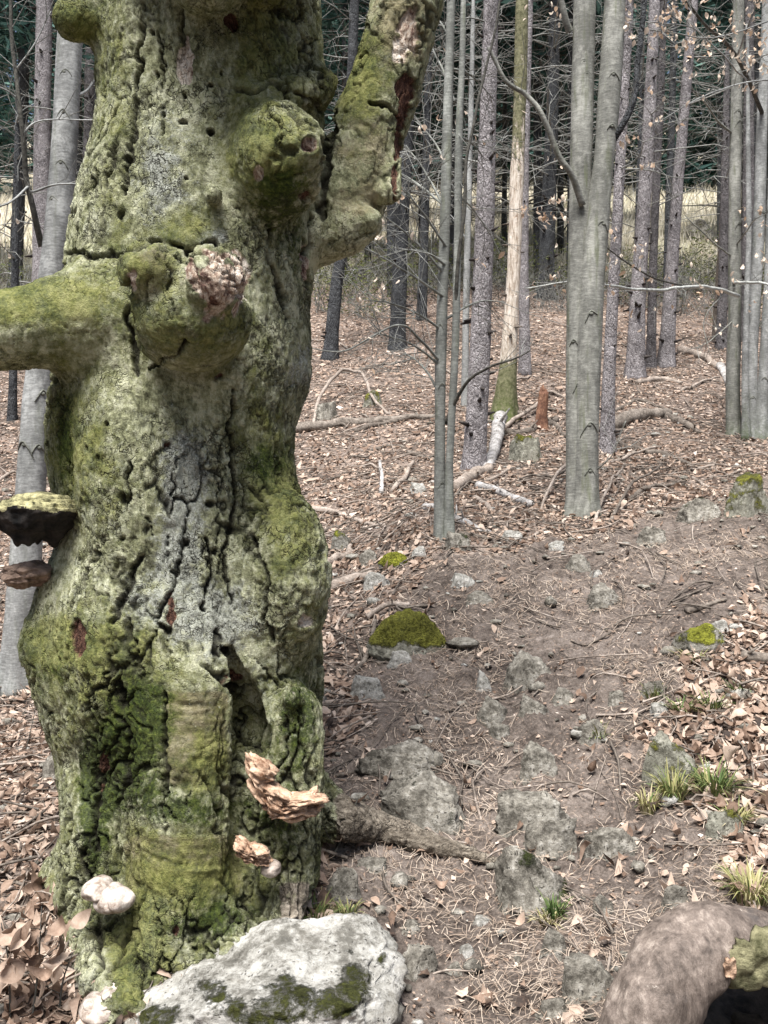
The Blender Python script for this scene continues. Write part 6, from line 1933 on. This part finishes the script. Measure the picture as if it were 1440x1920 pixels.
GREEN = [make_mesh('green_leaf', v * 0.35, q, M['grass'], dict(tone=np.full(len(v), 0.25))) for v, q in LEAFV[:3]]
seedling([(20, 1915), (15, 1800), (2, 1730)], 'bare seedling with curled tan leaves at the bottom left corner', 9, 301)
seedling([(60, 1915), (72, 1810), (78, 1700)], 'thin seedling with orange brown leaves left of the grey layered fungus', 9, 302)
seedling([(110, 1905), (118, 1840), (135, 1790)], 'short seedling with folded pale leaves just left of the grey fungus', 7, 303)
seedling([(45, 1420), (62, 1350), (72, 1290)], 'thin dark twig sprouting from the leaves left of the old beech', 3, 304, 0.003)
seedling([(622, 1612), (645, 1560), (672, 1495)], 'dark bare sprout beside the old beech root', 2, 305, 0.006)
seedling([(628, 1608), (638, 1555), (660, 1500)], 'second thinner bare sprout beside the old beech root', 2, 306, 0.005)
seedling([(645, 1590), (650, 1575), (652, 1562)], 'tiny fresh green sprout at the foot of the bare sprouts', 6, 307, 0.002, None, 'green_sprout', GREEN)
seedling([(1366, 1480), (1362, 1430), (1350, 1395)], 'thin dark twig standing in the leaves of the right bank', 2, 308, 0.003)

# ------------------------------------------------------------------ leaf litter, pine straw, twigs, stone chips
rg = np.random.default_rng(404)


def scatter(n, y0, y1, umax=0.44, power=1.0):
    y = y0 + (y1 - y0) * rg.random(n) ** power
    u = rg.uniform(-umax, umax, n)
    return u * y, y


def keep_litter(x, y, on=0.02):
    p = on_path(x, y, 0.16)
    c = fbm(np.stack([x * 1.3, y * 1.3, 0 * x], -1), 3, 77)
    dens = np.where(p, on + 0.06 * (c > 0.35), np.clip(0.66 + 0.75 * c, 0.1, 1) * np.interp(y, [4, 8, 16, 27], [1, 0.62, 0.45, 0.3]))
    return rg.random(len(x)) < dens


def leaves_mesh(name, x, y, mat, sizes, lift):
    mb = MB()
    var = rg.integers(len(LEAFV), size=len(x))
    for k, (lv, lq) in enumerate(LEAFV):
        m = var == k
        n = m.sum()
        if not n:
            continue
        a, bx_, by_ = rg.uniform(0, 2 * PI, n), rg.normal(0, 0.42, n), rg.normal(0, 0.42, n)
        s = sizes[m]
        V = lv[None] * s[:, None, None]
        flip = np.where(rg.random(n) < 0.4, -1, 1)[:, None]
        X, Y_, Z = V[..., 0], V[..., 1], V[..., 2] * flip
        Y_, Z = Y_ * np.cos(bx_)[:, None] - Z * np.sin(bx_)[:, None], Y_ * np.sin(bx_)[:, None] + Z * np.cos(bx_)[:, None]
        X, Z = X * np.cos(by_)[:, None] - Z * np.sin(by_)[:, None], X * np.sin(by_)[:, None] + Z * np.cos(by_)[:, None]
        X, Y_ = X * np.cos(a)[:, None] - Y_ * np.sin(a)[:, None] + x[m][:, None], X * np.sin(a)[:, None] + Y_ * np.cos(a)[:, None] + y[m][:, None]
        Zg = zf(X.ravel(), Y_.ravel()).reshape(X.shape)
        Zz = Zg + Z + (lift[m] - Z.min(1))[:, None]
        tone = np.clip(rg.normal(0.45, 0.22, n), 0, 0.74)
        q = (lq[None] + (np.arange(n) * len(lv))[:, None, None]).reshape(-1, 4)
        mb.add(np.stack([X, Y_, Zz], -1).reshape(-1, 3), q, None, tone=np.repeat(tone, len(lv)))
    return mb.mesh(name, mat)


x, y = scatter(88000, 2.35, 27, 0.44, 1.25)
k = keep_litter(x, y)
x, y = x[k], y[k]
link('leaf_litter', leaves_mesh('leaf_litter', x, y, M['leaf'], np.clip(np.exp(rg.normal(-0.42, 0.28, len(x))), 0.3, 1.15), rg.uniform(0.0, 0.022, len(x))), kind='stuff')

# the leaves that lie largest in the picture, one by one
cand = []
for px, py in [(rg.uniform(0, 118), rg.uniform(1330, 1915)) for _ in range(170)] + [(rg.uniform(1290, 1440), rg.uniform(1240, 1540)) for _ in range(80)] + [(rg.uniform(600, 1250), rg.uniform(1450, 1900)) for _ in range(10)] + [(rg.uniform(470, 520), rg.uniform(1690, 1730)) for _ in range(6)] + [(rg.uniform(595, 630), rg.uniform(1570, 1680)) for _ in range(8)]:
    g_ = gp(px, py)
    if px < 300 and g_[1] > 5.5:
        continue
    o = link('fallen_leaf', FALL[int(rg.integers(len(FALL)))], None, (g_[0], g_[1], g_[2] + rg.uniform(0.012, 0.04)),
             label='dry curled brown beech leaf lying loose on the ground', category='leaf', group='fallen beech leaves on the ground')
    o.rotation_euler = (rg.normal(0, 0.45), rg.normal(0, 0.45), rg.uniform(0, 6.28))
    s = rg.uniform(0.6, 1.0)
    o.scale = (s, s, s)

# broken bits of leaf, needle and bark
n = 130000
x, y = scatter(n, 2.4, 28, 0.44, 1.15)
k = rg.random(n) < np.where(on_path(x, y, 0.2), 0.2, 0.9)
x, y = x[k], y[k]
n = len(x)
a = rg.uniform(0, 2 * PI, n)
L = np.exp(rg.normal(-4.35, 0.4, n)) * (1 + 0.05 * y)
onp = on_path(x, y, 0.25)
L = np.where(onp, L * 0.5, L)
Wd = L * rg.uniform(0.2, 0.9, n)
t1, t2 = rg.normal(0, 0.35, n), rg.normal(0, 0.35, n)
cs, sn = np.cos(a), np.sin(a)
corn = []
for i_, j_ in ((-1, -0.4), (0.2, -1), (1, 0.3), (-0.3, 1)):
    dx, dy = i_ * L * cs - j_ * Wd * sn, i_ * L * sn + j_ * Wd * cs
    corn.append(np.stack([x + dx, y + dy, zf(x + dx, y + dy) + 0.008 + np.abs(i_ * L * t1 + j_ * Wd * t2)], -1))
V = np.stack(corn, 1).reshape(-1, 3)
link('litter_fragments', make_mesh('litter_fragments', V, np.arange(n * 4).reshape(-1, 4), M['leaf'], dict(tone=np.repeat(np.clip(rg.normal(np.where(onp, 0.40, 0.40), 0.25, n), 0, 1), 4)), False), kind='stuff')

# pine straw
n = 60000
x, y = scatter(n, 2.4, 11, 0.44, 1.15)
p = on_path(x, y, 0.2)
c = fbm(np.stack([x * 2.2, y * 2.2, 0 * x], -1), 3, 78)
k = rg.random(n) < np.where(p, np.clip(0.42 + 1.0 * c, 0.05, 1), 0.22)
x, y, c = x[k], y[k], c[k]
n = len(x)
a = rg.normal(0.3, 1.0, n) + fbm(np.stack([x, y, 0 * x], -1), 2, 79) * 2
L = rg.uniform(0.03, 0.075, n)
bow = rg.normal(0, 0.005, n)
w = 0.00035 + 0.00017 * y
s = np.array([-1, 0, 1.0])
dx, dy = np.cos(a)[:, None], np.sin(a)[:, None]
cx = x[:, None] + dx * s * L[:, None] / 2 - dy * (1 - s ** 2) * bow[:, None]
cy = y[:, None] + dy * s * L[:, None] / 2 + dx * (1 - s ** 2) * bow[:, None]
VX = np.concatenate([cx - dy * w[:, None], cx + dy * w[:, None]], 1)
VY = np.concatenate([cy + dx * w[:, None], cy - dx * w[:, None]], 1)
VZ = zf(VX.ravel(), VY.ravel()).reshape(VX.shape) + rg.uniform(0.010, 0.026, n)[:, None] + rg.normal(0, 0.004, (n, 3))[:, [0, 1, 2, 0, 1, 2]]
q = (np.array([(0, 1, 4, 3), (1, 2, 5, 4)])[None] + (np.arange(n) * 6)[:, None, None]).reshape(-1, 4)
link('pine_straw', make_mesh('pine_straw', np.stack([VX, VY, VZ], -1).reshape(-1, 3), q, M['needle'], dict(tone=np.repeat(np.clip(rg.normal(0.55, 0.22, n), 0, 1), 6))), kind='stuff')

# small twigs
for nm, cnt, mat, y0, y1 in (('dry_twigs', 2200, 'woodg', 3, 18), ('dark_twigs', 3000, 'woodd', 3, 19)):
    x, y = scatter(cnt, y0, y1, 0.44, 1.0)
    k = ~on_path(x, y, 0.2) | (rg.random(cnt) < 0.15)
    mb = MB()
    for xx, yy in zip(x[k], y[k]):
        a = rg.uniform(0, 2 * PI)
        L = rg.uniform(0.08, 0.42) * (1 + yy / 20)
        pts = np.array([[xx - math.cos(a) * L / 2, yy - math.sin(a) * L / 2, 0], [xx + rg.normal() * L * 0.1, yy + rg.normal() * L * 0.1, 0], [xx + math.cos(a) * L / 2, yy + math.sin(a) * L / 2, 0]])
        r = rg.uniform(0.002, 0.008)
        pts[:, 2] = zf(pts[:, 0], pts[:, 1]) + r + np.array([rg.uniform(0, 0.03), rg.uniform(0, 0.05), rg.uniform(0, 0.03)])
        v, q, t = tube(spline(pts, 5), np.linspace(r, r * 0.5, 5), 4, False)
        mb.add(v, q, t)
    link(nm, mb.mesh(nm, M[mat]), kind='stuff')

# stone chips
for nm, cnt, mat in (('pale_stone_chips', 220, 'rockw'), ('grey_stone_chips', 900, 'rock')):
    x, y = scatter(cnt, 2.5, 13, 0.44, 1.3)
    v0, t0 = ico(2)
    n = len(x)
    s = np.exp(rg.normal(-4.1, 0.45, n))
    V = v0[None] * (1 + 0.45 * rg.normal(size=(n, len(v0), 1)) * 0.35) * s[:, None, None] * np.stack([rg.uniform(0.7, 1.5, n), rg.uniform(0.7, 1.3, n), rg.uniform(0.4, 0.8, n)], -1)[:, None, :]
    V += np.stack([x, y, zf(x, y) + s * 0.2 + 0.006], -1)[:, None, :]
    T_ = (t0[None] + (np.arange(n) * len(v0))[:, None, None]).reshape(-1, 3)
    link(nm, make_mesh(nm, V.reshape(-1, 3), T_, M[mat], dict(moss=np.zeros(n * len(v0)))), kind='stuff')

# grass of the meadow and moss flecks on the slope
n = 16000
y = rg.uniform(25, 66, n)
x = rg.uniform(-0.44, 0.46, n) * y
k = y > 27.5 + 3 * fbm(np.stack([x * .25, y * .25, 0 * x], -1), 3, 40)
x, y = x[k], y[k]
n = len(x)
h = rg.uniform(0.15, 0.5, n) * (0.6 + y / 60)
wv = 0.012 * (1 + y / 20)
ln = rg.normal(0, 0.3, (n, 2)) * h[:, None]
z = zf(x, y)
V = np.stack([np.stack([x - wv, y, z - 0.03], -1), np.stack([x + wv, y, z - 0.03], -1), np.stack([x + ln[:, 0], y + ln[:, 1], z + h], -1)], 1).reshape(-1, 3)
link('meadow_grass', make_mesh('meadow_grass', V, np.arange(n * 3).reshape(-1, 3), M['straw'], dict(tone=np.repeat(np.clip(rg.normal(0.6, 0.25, n), 0, 1), 3))), kind='stuff')
